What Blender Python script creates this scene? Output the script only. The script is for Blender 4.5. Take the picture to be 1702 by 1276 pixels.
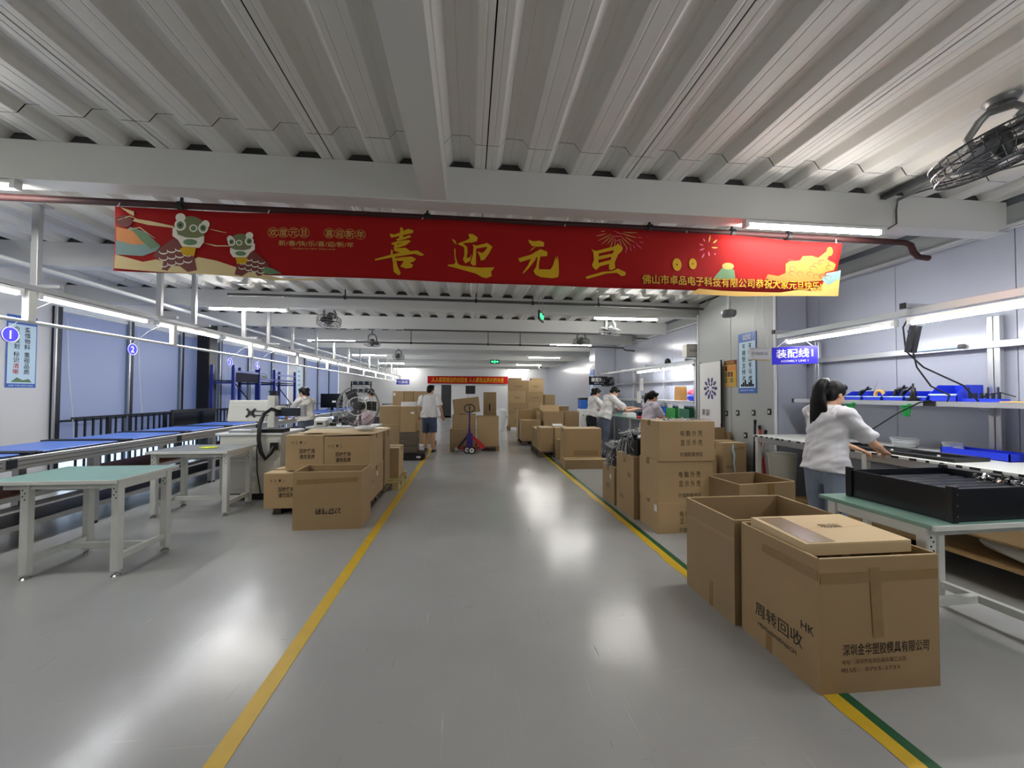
import bpy, bmesh, math, random
from math import sin, cos, pi, radians
from mathutils import Vector, Matrix, Euler, noise
from mathutils.geometry import tessellate_polygon
random.seed(7)
S = bpy.context.scene
COL = S.collection
for _o in list(bpy.data.objects):
    bpy.data.objects.remove(_o)

# ------------------------------------------------------------------ camera
cam = bpy.data.cameras.new('camera')
cam.sensor_fit = 'HORIZONTAL'
cam.sensor_width = 36.0
cam.lens = 660.0 / 1702.0 * 36.0
cam.clip_start = 0.05
cam.clip_end = 200
camo = bpy.data.objects.new('camera', cam)
COL.objects.link(camo)
camo.matrix_world = (Matrix.Translation((0, 0, 1.5)) @ Matrix.Rotation(radians(-6.08), 4, 'Z')
                     @ Matrix.Rotation(radians(90 + 1.335), 4, 'X') @ Matrix.Rotation(radians(0.26), 4, 'Z'))
S.camera = camo

# ------------------------------------------------------------------ world: overcast evening sky outside the windows
W = bpy.data.worlds.new('sky')
S.world = W
W.use_nodes = True
W.node_tree.nodes['Background'].inputs[0].default_value = (0.80, 0.88, 1.0, 1)
W.node_tree.nodes['Background'].inputs[1].default_value = 0.9
S.view_settings.view_transform = 'Standard'
S.view_settings.look = 'None'
S.view_settings.gamma = 1.0
S.view_settings.use_curve_mapping = False
S.view_settings.exposure = 2.0
S.cycles.use_denoising = True
S.cycles.max_bounces = 8
S.cycles.diffuse_bounces = 4
S.cycles.glossy_bounces = 3
S.cycles.transmission_bounces = 5
S.cycles.transparent_max_bounces = 8
S.cycles.sample_clamp_indirect = 4.0
TUBE_CEIL, TUBE_RAIL, TUBE_BENCH = 29.0, 15.0, 16.0

# ------------------------------------------------------------------ materials
MATS = {}
def srgb(r, g, b):
    f = lambda c: (c / 255 / 12.92) if c / 255 <= 0.04045 else ((c / 255 + 0.055) / 1.055) ** 2.4
    return (f(r), f(g), f(b))
def mat(name, rgb, rough=0.5, metal=0.0, var=0.0, vscale=6.0, bump=0.0, bscale=80.0, spec=0.5, stretch=None, coat=0.0, trans=0.0, alpha=1.0):
    m = bpy.data.materials.new(name)
    m.use_nodes = True
    nt = m.node_tree
    b = nt.nodes['Principled BSDF']
    c = (*srgb(*rgb), 1)
    b.inputs['Base Color'].default_value = c
    b.inputs['Roughness'].default_value = rough
    b.inputs['Metallic'].default_value = metal
    b.inputs['Specular IOR Level'].default_value = spec
    b.inputs['Coat Weight'].default_value = coat
    b.inputs['Transmission Weight'].default_value = trans
    b.inputs['Alpha'].default_value = alpha
    if var or bump:
        tc = nt.nodes.new('ShaderNodeTexCoord')
        mp = nt.nodes.new('ShaderNodeMapping')
        nt.links.new(tc.outputs['Object'], mp.inputs[0])
        if stretch:
            mp.inputs['Scale'].default_value = stretch
        if var:
            n = nt.nodes.new('ShaderNodeTexNoise')
            n.inputs['Scale'].default_value = vscale
            n.inputs['Detail'].default_value = 4
            nt.links.new(mp.outputs[0], n.inputs['Vector'])
            mx = nt.nodes.new('ShaderNodeMix')
            mx.data_type = 'RGBA'
            mx.inputs[6].default_value = (*[v * (1 - var) for v in c[:3]], 1)
            mx.inputs[7].default_value = (*[min(1, v * (1 + var)) for v in c[:3]], 1)
            nt.links.new(n.outputs[0], mx.inputs[0])
            nt.links.new(mx.outputs[2], b.inputs['Base Color'])
        if bump:
            n2 = nt.nodes.new('ShaderNodeTexNoise')
            n2.inputs['Scale'].default_value = bscale
            nt.links.new(mp.outputs[0], n2.inputs['Vector'])
            bp = nt.nodes.new('ShaderNodeBump')
            bp.inputs['Strength'].default_value = bump
            bp.inputs['Distance'].default_value = 0.01
            nt.links.new(n2.outputs[0], bp.inputs['Height'])
            nt.links.new(bp.outputs[0], b.inputs['Normal'])
    MATS[name] = m
    return m
def emit(name, rgb, strength):
    m = bpy.data.materials.new(name)
    m.use_nodes = True
    nt = m.node_tree
    nt.nodes.remove(nt.nodes['Principled BSDF'])
    e = nt.nodes.new('ShaderNodeEmission')
    e.inputs[0].default_value = (*srgb(*rgb), 1)
    e.inputs[1].default_value = strength
    nt.links.new(e.outputs[0], nt.nodes['Material Output'].inputs[0])
    MATS[name] = m
    return m
mat('deck', (222, 221, 216), 0.5, 0.0, 0.06, 1.6, stretch=(3, .4, 3))
mat('slab', (70, 70, 70), 0.9)
mat('beam', (214, 215, 212), 0.5, 0, 0.05, 1.2)
mat('wallpanel', (172, 176, 188), 0.2, 0, 0.03, 1.2)
mat('wallwhite', (215, 216, 218), 0.5, 0, 0.03, 1.0)
mat('walljoint', (120, 126, 134), 0.6)
mat('wallgrey', (170, 174, 172), 0.4, 0, 0.05, 2)
mat('trimwhite', (225, 227, 228), 0.35)
mat('steelpost', (40, 46, 56), 0.4, 0.3)
mat('blackpaint', (22, 26, 28), 0.42)
mat('alu', (190, 192, 194), 0.32, 0.75)
mat('whitepaint', (214, 216, 210), 0.4, 0, 0.04, 5)
mat('lampwhite', (232, 234, 234), 0.4)
mat('tablegreen', (120, 158, 146), 0.35, 0, 0.05, 9)
mat('tablegrey', (128, 134, 134), 0.35, 0, 0.05, 9)
mat('rubber', (24, 24, 24), 0.7)
mat('chrome', (180, 180, 180), 0.18, 1.0)
mat('carton', (160, 133, 94), 0.72, 0, 0.10, 3.0, 0.06, 160)
mat('carton_b', (150, 126, 90), 0.72, 0, 0.10, 3.0, 0.06, 160)
mat('carton_c', (174, 147, 106), 0.72, 0, 0.09, 3.0, 0.06, 160)
mat('carton_in', (170, 142, 100), 0.78, 0, 0.06, 4.0)
mat('carton_lit', (206, 182, 140), 0.7, 0, 0.05, 4.0)  # cardboard with the light on carton tops put into its colour
mat('carton_dark', (92, 80, 66), 0.75, 0, 0.08, 4.0)
mat('tape', (142, 114, 70), 0.2, 0, 0.12, 14)
mat('ink', (40, 30, 22), 0.7)
mat('ink_soft', (92, 70, 44), 0.8)
mat('paper', (226, 226, 224), 0.7)
mat('wood', (150, 122, 78), 0.7, 0, 0.14, 5, stretch=(1, 6, 6))
mat('woodpale', (188, 172, 118), 0.7, 0, 0.12, 5)
mat('pipe', (60, 32, 32), 0.6, spec=.3)
mat('pipegrey', (84, 82, 82), 0.45)
mat('banner_red', (158, 20, 20), 0.8, 0, 0.05, 1.3, spec=.2)
mat('gold', (210, 168, 34), 0.7, spec=.2)
mat('goldpale', (206, 168, 96), 0.75, spec=.2)
mat('cream', (226, 206, 156), 0.8, spec=.2)
mat('artgreen', (96, 132, 92), 0.5, 0, .25, 9)
mat('artorange', (216, 134, 58), 0.5, 0, .2, 9)
mat('artteal', (120, 152, 150), 0.5, 0, .2, 9)
mat('artwhite', (232, 228, 212), 0.5)
mat('artbrown', (112, 34, 24), 0.5)
mat('artolive', (112, 118, 74), 0.5)
mat('artcloud', (172, 112, 36), 0.8, 0, .18, 14)
mat('artdark', (60, 40, 26), 0.5)
mat('floor_yellow', (218, 180, 42), 0.42, 0, 0.12, 10)
mat('floor_green', (26, 92, 56), 0.4, 0, 0.15, 9)
mat('blind', (150, 162, 196), 0.6, 0, 0.03, 0.8)
mat('blue_plate', (82, 124, 214), 0.34, 0, 0.05, 3)
mat('belt', (20, 24, 34), 0.5)
mat('blueplastic', (36, 60, 210), 0.3)
mat('bluerack', (28, 44, 128), 0.35)
mat('navy', (16, 19, 36), 0.75, spec=.2)
mat('signblue', (52, 46, 196), 0.35)
mat('posterblue', (44, 104, 196), 0.35)
mat('posterpale', (196, 224, 240), 0.35)
mat('white', (240, 240, 240), 0.5)
mat('greenplastic', (36, 150, 70), 0.3)
mat('greendark', (24, 104, 78), 0.35)
mat('redplastic', (190, 32, 36), 0.35)
mat('pink', (226, 96, 130), 0.4)
mat('palepink', (222, 196, 204), 0.5)
mat('purple', (54, 36, 110), 0.35)
mat('yellowcloth', (206, 214, 40), 0.8)
mat('blacktray', (14, 17, 24), 0.3, 0, 0.1, 9)
mat('blackplastic', (18, 18, 20), 0.35)
mat('fanmetal', (126, 128, 128), 0.4, 0.5)
mat('fandark', (62, 64, 66), 0.45, 0.3)
mat('machine', (214, 214, 204), 0.4, 0, 0.03, 4)
mat('screen', (12, 14, 18), 0.15)
mat('shirt_white', (222, 222, 220), 0.85, 0, 0.03, 12)
mat('shirt_grey', (206, 206, 210), 0.85, 0, 0.04, 12)
mat('shirt_cream', (196, 194, 186), 0.85, 0, 0.04, 12)
mat('shirt_lilac', (190, 182, 194), 0.85, 0, 0.04, 12)
mat('jeans_grey', (124, 134, 152), 0.85, 0, 0.14, 14)
mat('jeans_dark', (84, 92, 108), 0.85, 0, 0.12, 14)
mat('jeans_blue', (74, 88, 116), 0.85, 0, 0.12, 14)
mat('trousers_black', (22, 24, 28), 0.8)
mat('skin', (206, 160, 128), 0.55, 0, 0.04, 10)
mat('lips', (168, 92, 84), 0.5)
mat('hair', (11, 10, 11), 0.5, 0, 0.2, 30, spec=.22)
mat('shoe', (40, 40, 44), 0.6)
mat('sole', (210, 210, 206), 0.6)
mat('bottle', (168, 176, 120), 0.25, 0, 0, trans=0.5)
mat('clearfilm', (236, 240, 244), 0.12, 0, 0, trans=0.75)
mat('brownstuff', (128, 62, 34), 0.6, 0, 0.2, 7)
mat('outside', (205, 212, 222), 0.9)
mat('bagpaper', (160, 116, 56), 0.7)
emit('tube', (255, 252, 246), TUBE_CEIL)
emit('tube_rail', (250, 251, 255), TUBE_RAIL)
emit('tube_bench', (250, 250, 255), TUBE_BENCH)
emit('exitgreen', (40, 255, 110), 2.2)
def glass_mat():
    m = bpy.data.materials.new('glass')
    m.use_nodes = True
    nt = m.node_tree
    nt.nodes.remove(nt.nodes['Principled BSDF'])
    t = nt.nodes.new('ShaderNodeBsdfTransparent'); t.inputs[0].default_value = (.86, .92, .96, 1)
    g = nt.nodes.new('ShaderNodeBsdfGlossy'); g.inputs['Roughness'].default_value = 0.03
    x = nt.nodes.new('ShaderNodeMixShader'); x.inputs[0].default_value = 0.08
    nt.links.new(t.outputs[0], x.inputs[1]); nt.links.new(g.outputs[0], x.inputs[2])
    nt.links.new(x.outputs[0], nt.nodes['Material Output'].inputs[0])
    MATS['glass'] = m
glass_mat()
def blind_mat():      # roller blind cloth: lit by the room and a little by the daylight behind it
    m = bpy.data.materials.new('blindcloth')
    m.use_nodes = True
    nt = m.node_tree
    b = nt.nodes['Principled BSDF']
    b.inputs['Base Color'].default_value = (*srgb(182, 187, 204), 1)
    b.inputs['Roughness'].default_value = 0.45
    t = nt.nodes.new('ShaderNodeBsdfTranslucent'); t.inputs[0].default_value = (*srgb(170, 184, 214), 1)
    x = nt.nodes.new('ShaderNodeMixShader'); x.inputs[0].default_value = 0.35
    nt.links.new(b.outputs[0], x.inputs[1]); nt.links.new(t.outputs[0], x.inputs[2])
    nt.links.new(x.outputs[0], nt.nodes['Material Output'].inputs[0])
    MATS['blindcloth'] = m
blind_mat()
def floor_mat():      # grey epoxy paint: glossy, slightly uneven, scuffed with fine scratches
    m = bpy.data.materials.new('epoxy')
    m.use_nodes = True
    nt = m.node_tree
    L = nt.links.new
    b = nt.nodes['Principled BSDF']
    tc = nt.nodes.new('ShaderNodeTexCoord')
    n1 = nt.nodes.new('ShaderNodeTexNoise'); n1.inputs['Scale'].default_value = 0.9; n1.inputs['Detail'].default_value = 6
    L(tc.outputs['Object'], n1.inputs['Vector'])
    r1 = nt.nodes.new('ShaderNodeValToRGB')
    r1.color_ramp.elements[0].position = .3; r1.color_ramp.elements[0].color = (*srgb(166, 167, 165), 1)
    r1.color_ramp.elements[1].position = .72; r1.color_ramp.elements[1].color = (*srgb(176, 177, 175), 1)
    L(n1.outputs[0], r1.inputs[0])
    def scratch(rot, sc, lo):
        mp = nt.nodes.new('ShaderNodeMapping'); mp.inputs['Rotation'].default_value = (0, 0, radians(rot)); mp.inputs['Scale'].default_value = sc
        L(tc.outputs['Object'], mp.inputs[0])
        n = nt.nodes.new('ShaderNodeTexNoise'); n.inputs['Scale'].default_value = 3.0; n.inputs['Detail'].default_value = 4; n.inputs['Distortion'].default_value = .6
        L(mp.outputs[0], n.inputs['Vector'])
        r = nt.nodes.new('ShaderNodeValToRGB')
        r.color_ramp.elements[0].position = lo; r.color_ramp.elements[0].color = (0, 0, 0, 1)
        r.color_ramp.elements[1].position = lo + .03; r.color_ramp.elements[1].color = (1, 1, 1, 1)
        L(n.outputs[0], r.inputs[0])
        return r.outputs[0]
    s1 = scratch(28, (34, .55, 1), .70)
    s2 = scratch(-37, (.6, 40, 1), .715)
    ad = nt.nodes.new('ShaderNodeMath'); ad.operation = 'MAXIMUM'
    L(s1, ad.inputs[0]); L(s2, ad.inputs[1])
    mx = nt.nodes.new('ShaderNodeMix'); mx.data_type = 'RGBA'
    L(ad.outputs[0], mx.inputs[0]); L(r1.outputs[0], mx.inputs[6]); mx.inputs[7].default_value = (*srgb(192, 192, 189), 1)
    s3 = scratch(64, (48, 1.2, 1), .735); s4 = scratch(-40, (2.2, 70, 1), .74)
    ad2 = nt.nodes.new('ShaderNodeMath'); ad2.operation = 'MAXIMUM'
    L(s3, ad2.inputs[0]); L(s4, ad2.inputs[1])
    mx2 = nt.nodes.new('ShaderNodeMix'); mx2.data_type = 'RGBA'
    L(ad2.outputs[0], mx2.inputs[0]); L(mx.outputs[2], mx2.inputs[6]); mx2.inputs[7].default_value = (*srgb(96, 96, 94), 1)
    L(mx2.outputs[2], b.inputs['Base Color'])
    n2 = nt.nodes.new('ShaderNodeTexNoise'); n2.inputs['Scale'].default_value = 2.2; n2.inputs['Detail'].default_value = 5
    L(tc.outputs['Object'], n2.inputs['Vector'])
    mr = nt.nodes.new('ShaderNodeMapRange'); mr.inputs[3].default_value = .13; mr.inputs[4].default_value = .30
    L(n2.outputs[0], mr.inputs[0]); L(mr.outputs[0], b.inputs['Roughness'])
    n3 = nt.nodes.new('ShaderNodeTexNoise'); n3.inputs['Scale'].default_value = 5.0; n3.inputs['Detail'].default_value = 3
    L(tc.outputs['Object'], n3.inputs['Vector'])
    bp = nt.nodes.new('ShaderNodeBump'); bp.inputs['Strength'].default_value = .10; bp.inputs['Distance'].default_value = .02
    L(n3.outputs[0], bp.inputs['Height']); L(bp.outputs[0], b.inputs['Normal'])
    MATS['epoxy'] = m
floor_mat()

# ------------------------------------------------------------------ helpers
V = Vector
class MB:
    """collects shapes, then build() links them as one mesh object"""
    def __init__(s): s.v = []; s.f = []
    def add(s, vs, fs):
        k = len(s.v); s.v += [tuple(v) for v in vs]; s.f += [tuple(i + k for i in f) for f in fs]; return s
    def box(s, x0, x1, y0, y1, z0, z1, M=None):
        vs = [V((x, y, z)) for z in (z0, z1) for y in (y0, y1) for x in (x0, x1)]
        if M is not None: vs = [M @ v for v in vs]
        return s.add(vs, [(0, 2, 3, 1), (4, 5, 7, 6), (0, 1, 5, 4), (2, 6, 7, 3), (0, 4, 6, 2), (1, 3, 7, 5)])
    def rbox(s, x0, x1, y0, y1, z0, z1, c=.01, M=None):     # box with chamfered vertical edges and slightly chamfered rims
        pts = [(x0 + c, y0), (x1 - c, y0), (x1, y0 + c), (x1, y1 - c), (x1 - c, y1), (x0 + c, y1), (x0, y1 - c), (x0, y0 + c)]
        cx, cy = (x0 + x1) / 2, (y0 + y1) / 2
        def ring(z, k): return [V((cx + (x - cx) * (1 - k / max(1e-6, (x1 - x0) / 2)), cy + (y - cy) * (1 - k / max(1e-6, (y1 - y0) / 2)), z)) for x, y in pts]
        vs = ring(z0, c * .6) + ring(z0 + c * .6, 0) + ring(z1 - c * .6, 0) + ring(z1, c * .6)
        if M is not None: vs = [M @ v for v in vs]
        fs = [tuple(range(7, -1, -1)), tuple(range(24, 32))]
        for r in range(3):
            for i in range(8):
                j = (i + 1) % 8
                fs.append((r * 8 + i, r * 8 + j, r * 8 + 8 + j, r * 8 + 8 + i))
        return s.add(vs, fs)
    def cyl(s, p0, p1, r, n=12, r1=None, caps=True):
        p0, p1 = V(p0), V(p1); r1 = r if r1 is None else r1
        d = (p1 - p0).normalized()
        a = d.orthogonal().normalized(); b = d.cross(a)
        vs = []
        for p, rr in ((p0, r), (p1, r1)):
            for i in range(n):
                t = 2 * pi * i / n; vs.append(p + a * (rr * cos(t)) + b * (rr * sin(t)))
        fs = [(i, (i + 1) % n, n + (i + 1) % n, n + i) for i in range(n)]
        if caps: fs += [tuple(range(n - 1, -1, -1)), tuple(range(n, 2 * n))]
        return s.add(vs, fs)
    def tube(s, pts, r, n=8, closed=False):
        pts = [V(p) for p in pts]; m = len(pts)
        a = None; vs = []
        for i, p in enumerate(pts):
            if closed: d = (pts[(i + 1) % m] - pts[i - 1])
            else: d = pts[min(i + 1, m - 1)] - pts[max(i - 1, 0)]
            d.normalize()
            a = d.orthogonal().normalized() if a is None else (a - d * a.dot(d)).normalized()
            b = d.cross(a)
            rr = r[i] if isinstance(r, (list, tuple)) else r
            vs += [p + a * (rr * cos(2 * pi * k / n)) + b * (rr * sin(2 * pi * k / n)) for k in range(n)]
        fs = []
        for i in range(m if closed else m - 1):
            j = (i + 1) % m
            fs += [(i * n + k, i * n + (k + 1) % n, j * n + (k + 1) % n, j * n + k) for k in range(n)]
        if not closed: fs += [tuple(range(n - 1, -1, -1)), tuple(range((m - 1) * n, m * n))]
        return s.add(vs, fs)
    def lathe(s, prof, n=24, M=None):      # profile (r,z) around z
        vs = [];fs = []
        for r, z in prof:
            vs += [V((r * cos(2 * pi * k / n), r * sin(2 * pi * k / n), z)) for k in range(n)]
        for i in range(len(prof) - 1):
            fs += [(i * n + k, i * n + (k + 1) % n, (i + 1) * n + (k + 1) % n, (i + 1) * n + k) for k in range(n)]
        fs += [tuple(range(n - 1, -1, -1)), tuple(range((len(prof) - 1) * n, len(prof) * n))]
        if M is not None: vs = [M @ v for v in vs]
        return s.add(vs, fs)
    def prism(s, poly, f0, f1):            # poly of 2D points, f0/f1 map (a,b) to 3D on the two sides
        n = len(poly)
        vs = [V(f0(*p)) for p in poly] + [V(f1(*p)) for p in poly]
        tri = tessellate_polygon([[V((a, b, 0)) for a, b in poly]])
        fs = [tuple(t) for t in tri] + [tuple(i + n for i in reversed(t)) for t in tri]
        fs += [(i, (i + 1) % n, n + (i + 1) % n, n + i) for i in range(n)]
        return s.add(vs, fs)
    def flat(s, poly, f):
        vs = [V(f(*p)) for p in poly]
        return s.add(vs, [tuple(t) for t in tessellate_polygon([[V((a, b, 0)) for a, b in poly]])])
    def ball(s, c, r, n=12, m=8):
        rx, ry, rz = r if isinstance(r, (tuple, list)) else (r, r, r); c = V(c)
        vs = [c + V((0, 0, -rz))]
        for i in range(1, m):
            t = -pi / 2 + pi * i / m
            vs += [c + V((rx * cos(t) * cos(2 * pi * k / n), ry * cos(t) * sin(2 * pi * k / n), rz * sin(t))) for k in range(n)]
        vs.append(c + V((0, 0, rz)))
        fs = [(0, 1 + (k + 1) % n, 1 + k) for k in range(n)]
        for i in range(m - 2):
            fs += [(1 + i * n + k, 1 + i * n + (k + 1) % n, 1 + (i + 1) * n + (k + 1) % n, 1 + (i + 1) * n + k) for k in range(n)]
        e = len(vs) - 1; o = 1 + (m - 2) * n
        fs += [(e, o + k, o + (k + 1) % n) for k in range(n)]
        return s.add(vs, fs)
    def mesh(s, name):
        me = bpy.data.meshes.new(name)
        me.from_pydata(s.v, [], s.f)
        me.update()
        return me
    def build(s, name, m, parent=None, smooth=False, fix=True):
        me = s.mesh(name)
        if fix:
            bm = bmesh.new(); bm.from_mesh(me); bmesh.ops.recalc_face_normals(bm, faces=bm.faces); bm.to_mesh(me); bm.free()
        return link(name, me, m, parent, smooth)
def link(name, me, m, parent=None, smooth=False):
    if m is not None and not me.materials: me.materials.append(MATS[m])
    if smooth:
        for p in me.polygons: p.use_smooth = True
        try: me.set_sharp_from_angle(angle=radians(40))
        except Exception: pass
    o = bpy.data.objects.new(name, me)
    COL.objects.link(o)
    if parent is not None: o.parent = parent
    return o
def tag(o, label, cat, group=None, kind=None):
    if label: o['label'] = label
    if cat: o['category'] = cat
    if group: o['group'] = group
    if kind: o['kind'] = kind
    return o
def thing(name, label, cat, loc=(0, 0, 0), rz=0.0, group=None):
    o = bpy.data.objects.new(name, None)
    o.empty_display_size = .1
    COL.objects.link(o)
    o.location = loc; o.rotation_euler = (0, 0, rz)
    return tag(o, label, cat, group)
def copy_tree(o, parent=None):
    c = o.copy(); COL.objects.link(c)
    if parent is not None: c.parent = parent
    for ch in o.children: copy_tree(ch, c)
    return c
def struct(o):
    o['kind'] = 'structure'; return o
def part(name, m, parent, smooth=False):
    """context-free shorthand: returns MB and a finisher"""
    b = MB(); b.fin = lambda: b.build(name, m, parent, smooth); return b
AX = {'front': (V((1, 0, 0)), V((0, 0, 1))), 'back': (V((-1, 0, 0)), V((0, 0, 1))),
      'left': (V((0, -1, 0)), V((0, 0, 1))), 'right': (V((0, 1, 0)), V((0, 0, 1))), 'top': (V((1, 0, 0)), V((0, 1, 0)))}
def text(name, body, size, m, parent, at, face='front', bold=0.0, width=None, spacing=1.0, flip=False, shear=0.0, line=1.0, warp=None):
    """flat lettering: a mesh centred at `at`, reading along the given face"""
    cu = bpy.data.curves.new(name, 'FONT')
    cu.body = body; cu.size = size; cu.align_x = 'CENTER'; cu.align_y = 'CENTER'
    cu.offset = bold * .35; cu.resolution_u = 2; cu.space_character = spacing; cu.space_line = line; cu.shear = shear
    to = bpy.data.objects.new(name, cu)
    me = shop_mesh(to)
    bpy.data.objects.remove(to); bpy.data.curves.remove(cu)
    if not me.vertices: return None
    xs = [v.co.x for v in me.vertices]; ys = [v.co.y for v in me.vertices]
    cx, cy = (min(xs) + max(xs)) / 2, (min(ys) + max(ys)) / 2
    k = (width / max(1e-6, max(xs) - min(xs))) if width else 1.0
    a, b = AX[face] if isinstance(face, str) else face
    n = a.cross(b)
    if flip: a, b = -a, -b
    at = V(at)
    for v in me.vertices:
        p = at + a * ((v.co.x - cx) * k) + b * ((v.co.y - cy))
        if warp: p = warp(p)
        v.co = p
    me.materials.clear()
    return link(name, me, m, parent)
SHOP = bpy.data.scenes.new('workshop')       # scratch scene: meshes are evaluated here one at a time, it is removed at the end
def shop_mesh(o):
    SHOP.collection.objects.link(o)
    vl = SHOP.view_layers[0]; vl.update()
    me = bpy.data.meshes.new_from_object(o.evaluated_get(vl.depsgraph))
    SHOP.collection.objects.unlink(o)
    return me
ORD = ['first', 'second', 'third', 'fourth', 'fifth', 'sixth', 'seventh', 'eighth', 'ninth', 'tenth', 'eleventh', 'twelfth', 'thirteenth', 'fourteenth', 'fifteenth', 'sixteenth', 'seventeenth', 'eighteenth', 'nineteenth', 'twentieth']
def share(name, b, m):
    me = b.mesh(name)
    bm = bmesh.new(); bm.from_mesh(me); bmesh.ops.recalc_face_normals(bm, faces=bm.faces); bm.to_mesh(me); bm.free()
    me.materials.append(MATS[m]); return me
def put(name, me, parent, loc=(0, 0, 0), rot=(0, 0, 0), scale=(1, 1, 1)):
    o = bpy.data.objects.new(name, me); COL.objects.link(o)
    o.location = loc; o.rotation_euler = rot; o.scale = scale
    if parent is not None: o.parent = parent
    return o
# ================================================================== SETTING
YB, YF = -5.0, 24.6          # hall from behind the camera to the far wall
XL, XR = -6.6, 4.8
struct(MB().box(XL - .1, XR + .1, YB - .1, YF + .1, -.2, 0).build('floor', 'epoxy'))
struct(MB().box(-30, XL - .11, YB - 20, YF + 20, -.3, -.15).build('ground_outside', 'outside'))
# painted floor lines
b = MB(); b.box(-1.05, -.965, -1.0, 11.6, .0, .0025)
struct(b.build('floor_marking_yellow', 'floor_yellow'))
b = MB()
r2 = random.Random(3)
pts = []
y = -.8
edge = []
while y < 15.5:
    edge.append((1.765 + r2.uniform(-.012, .014), y)); y += .17
poly = edge + [(1.845, 15.5), (1.845, -.8)]
b.flat(poly, lambda a, c: (a, c, .0025))
struct(b.build('floor_marking_yellow', 'floor_yellow'))
struct(MB().box(1.847, 1.9, -.8, 15.5, 0, .0028).build('floor_marking_green', 'floor_green'))
# ---- ceiling: slab with profiled deck sheets
ZB, ZD = 2.97, 3.24          # underside of beams, underside of deck
ceil = struct(MB().box(XL - .1, XR + .1, YB - .1, YF + .1, 3.36, 3.5).build('ceiling', 'slab'))
PW = 1.134; P = PW / 3
prof = []
for i in range(3):
    o = i * P
    prof += [(o + (.004 if i == 0 else 0), 0), (o + .038, 0), (o + .042, .0025), (o + .05, 0), (o + .082, 0), (o + .088, .004), (o + .128, .056), (o + .136, .06), (o + .182, .06), (o + .188, .064), (o + .194, .06),
             (o + .246, .06), (o + .254, .056), (o + .292, .004), (o + .298, 0), (o + .33, 0), (o + .337, .0025), (o + .343, 0)] + ([(o + P - .004, 0)] if i == 2 else [])
def deck_mesh(length):
    b = MB(); n = len(prof)
    top = [(x, z + .004) for x, z in prof]
    vs = [V((x, yy, z)) for yy in (0.004, length - .004) for x, z in prof] + [V((x, yy, z)) for yy in (0.004, length - .004) for x, z in top]
    fs = [(i, i + 1, n + i + 1, n + i) for i in range(n - 1)] + [(2 * n + i, 3 * n + i, 3 * n + i + 1, 2 * n + i + 1) for i in range(n - 1)]
    fs += [(i, 2 * n + i, 2 * n + i + 1, i + 1) for i in range(n - 1)] + [(n + i, n + i + 1, 3 * n + i + 1, 3 * n + i) for i in range(n - 1)]
    b.add(vs, fs)
    return share('deck_sheet', b, 'deck')
seams = [YB, -1.36, 2.76, 6.88, 11.0, 15.12, 19.24, YF]
for s0, s1 in zip(seams, seams[1:]):
    me = deck_mesh(s1 - s0)
    for k in range(-6, 5):
        x0 = .111 + k * PW
        if x0 > XR: continue
        put('deck_sheet', me, ceil, (x0, s0, ZD))
# ---- beams
beams_y = [-3.15, -1.07] + [3.05 + 2.07 * i for i in range(0, 11)]
bm_root = None
for i, yb in enumerate([-3.15, -1.07, .98] + [3.05 + 2.07 * i for i in range(0, 11)]):
    if abs(yb - .98) < .01: continue
    b = MB(); b.box(XL, XR, yb, yb + .15, ZB, ZD - .001); b.box(XL, XR, yb - .006, yb + .156, ZB - .008, ZB + .004)
    bo = struct(b.build('ceiling_beam', 'beam'))
    MB().box(XL, XR, yb + .025, yb + .125, ZD + .0045, ZD + .0585).build('recess_shade_strip', 'slab', bo)  # added dark strip deepens the shade in deck recesses over the beam
b = MB(); b.box(-.37, -.19, YB, 3.05, ZB + .012, ZD - .001); b.box(-.375, -.185, YB, 3.045, ZB, ZB + .012)
struct(b.build('ceiling_beam', 'beam'))
# ---- walls
wr = struct(MB().box(XR + .014, XR + .12, YB, YF, 0, 3.36).build('wall_right', 'walljoint'))
pm = share('wall_panel', MB().rbox(0, .02, .003, .997, 0, 2.99, .002), 'wallpanel')
yy = YB
while yy < YF - .1:
    put('wall_panel', pm, wr, (XR, yy, .0)); yy += 1.0
struct(MB().box(XR - .02, XR + .014, YB, YF, 3.0, 3.03).build('trim_1', 'trimwhite'))
struct(MB().box(XR - .0, XR + .013, YB, YF, 3.03, 3.2).build('trim_2', 'wallgrey'))
wf = struct(MB().box(XL, XR, YF - .005, YF + .15, 0, 3.36).build('wall_far', 'wallwhite'))
struct(MB().box(XL, XR, YB - .12, YB, 0, 3.36).build('wall_near', 'wallwhite'))
# left wall, solid parts
struct(MB().box(XL - .12, XL, YB, 7.02, 0, 3.36).build('wall_left', 'wallwhite'))
struct(MB().box(XL - .12, XL, 15.3, 16.7, 0, 3.36).build('wall_left', 'wallwhite'))
struct(MB().box(XL - .12, XL, 20.9, YF, 0, 3.36).build('wall_left', 'wallwhite'))
struct(MB().box(XL - .12, XL, 7.02, 20.9, 2.86, 3.36).build('wall_left', 'wallwhite'))
struct(MB().box(XL - .12, XL, 7.02, 20.9, 0, .12).build('wall_left', 'steelpost'))
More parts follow.
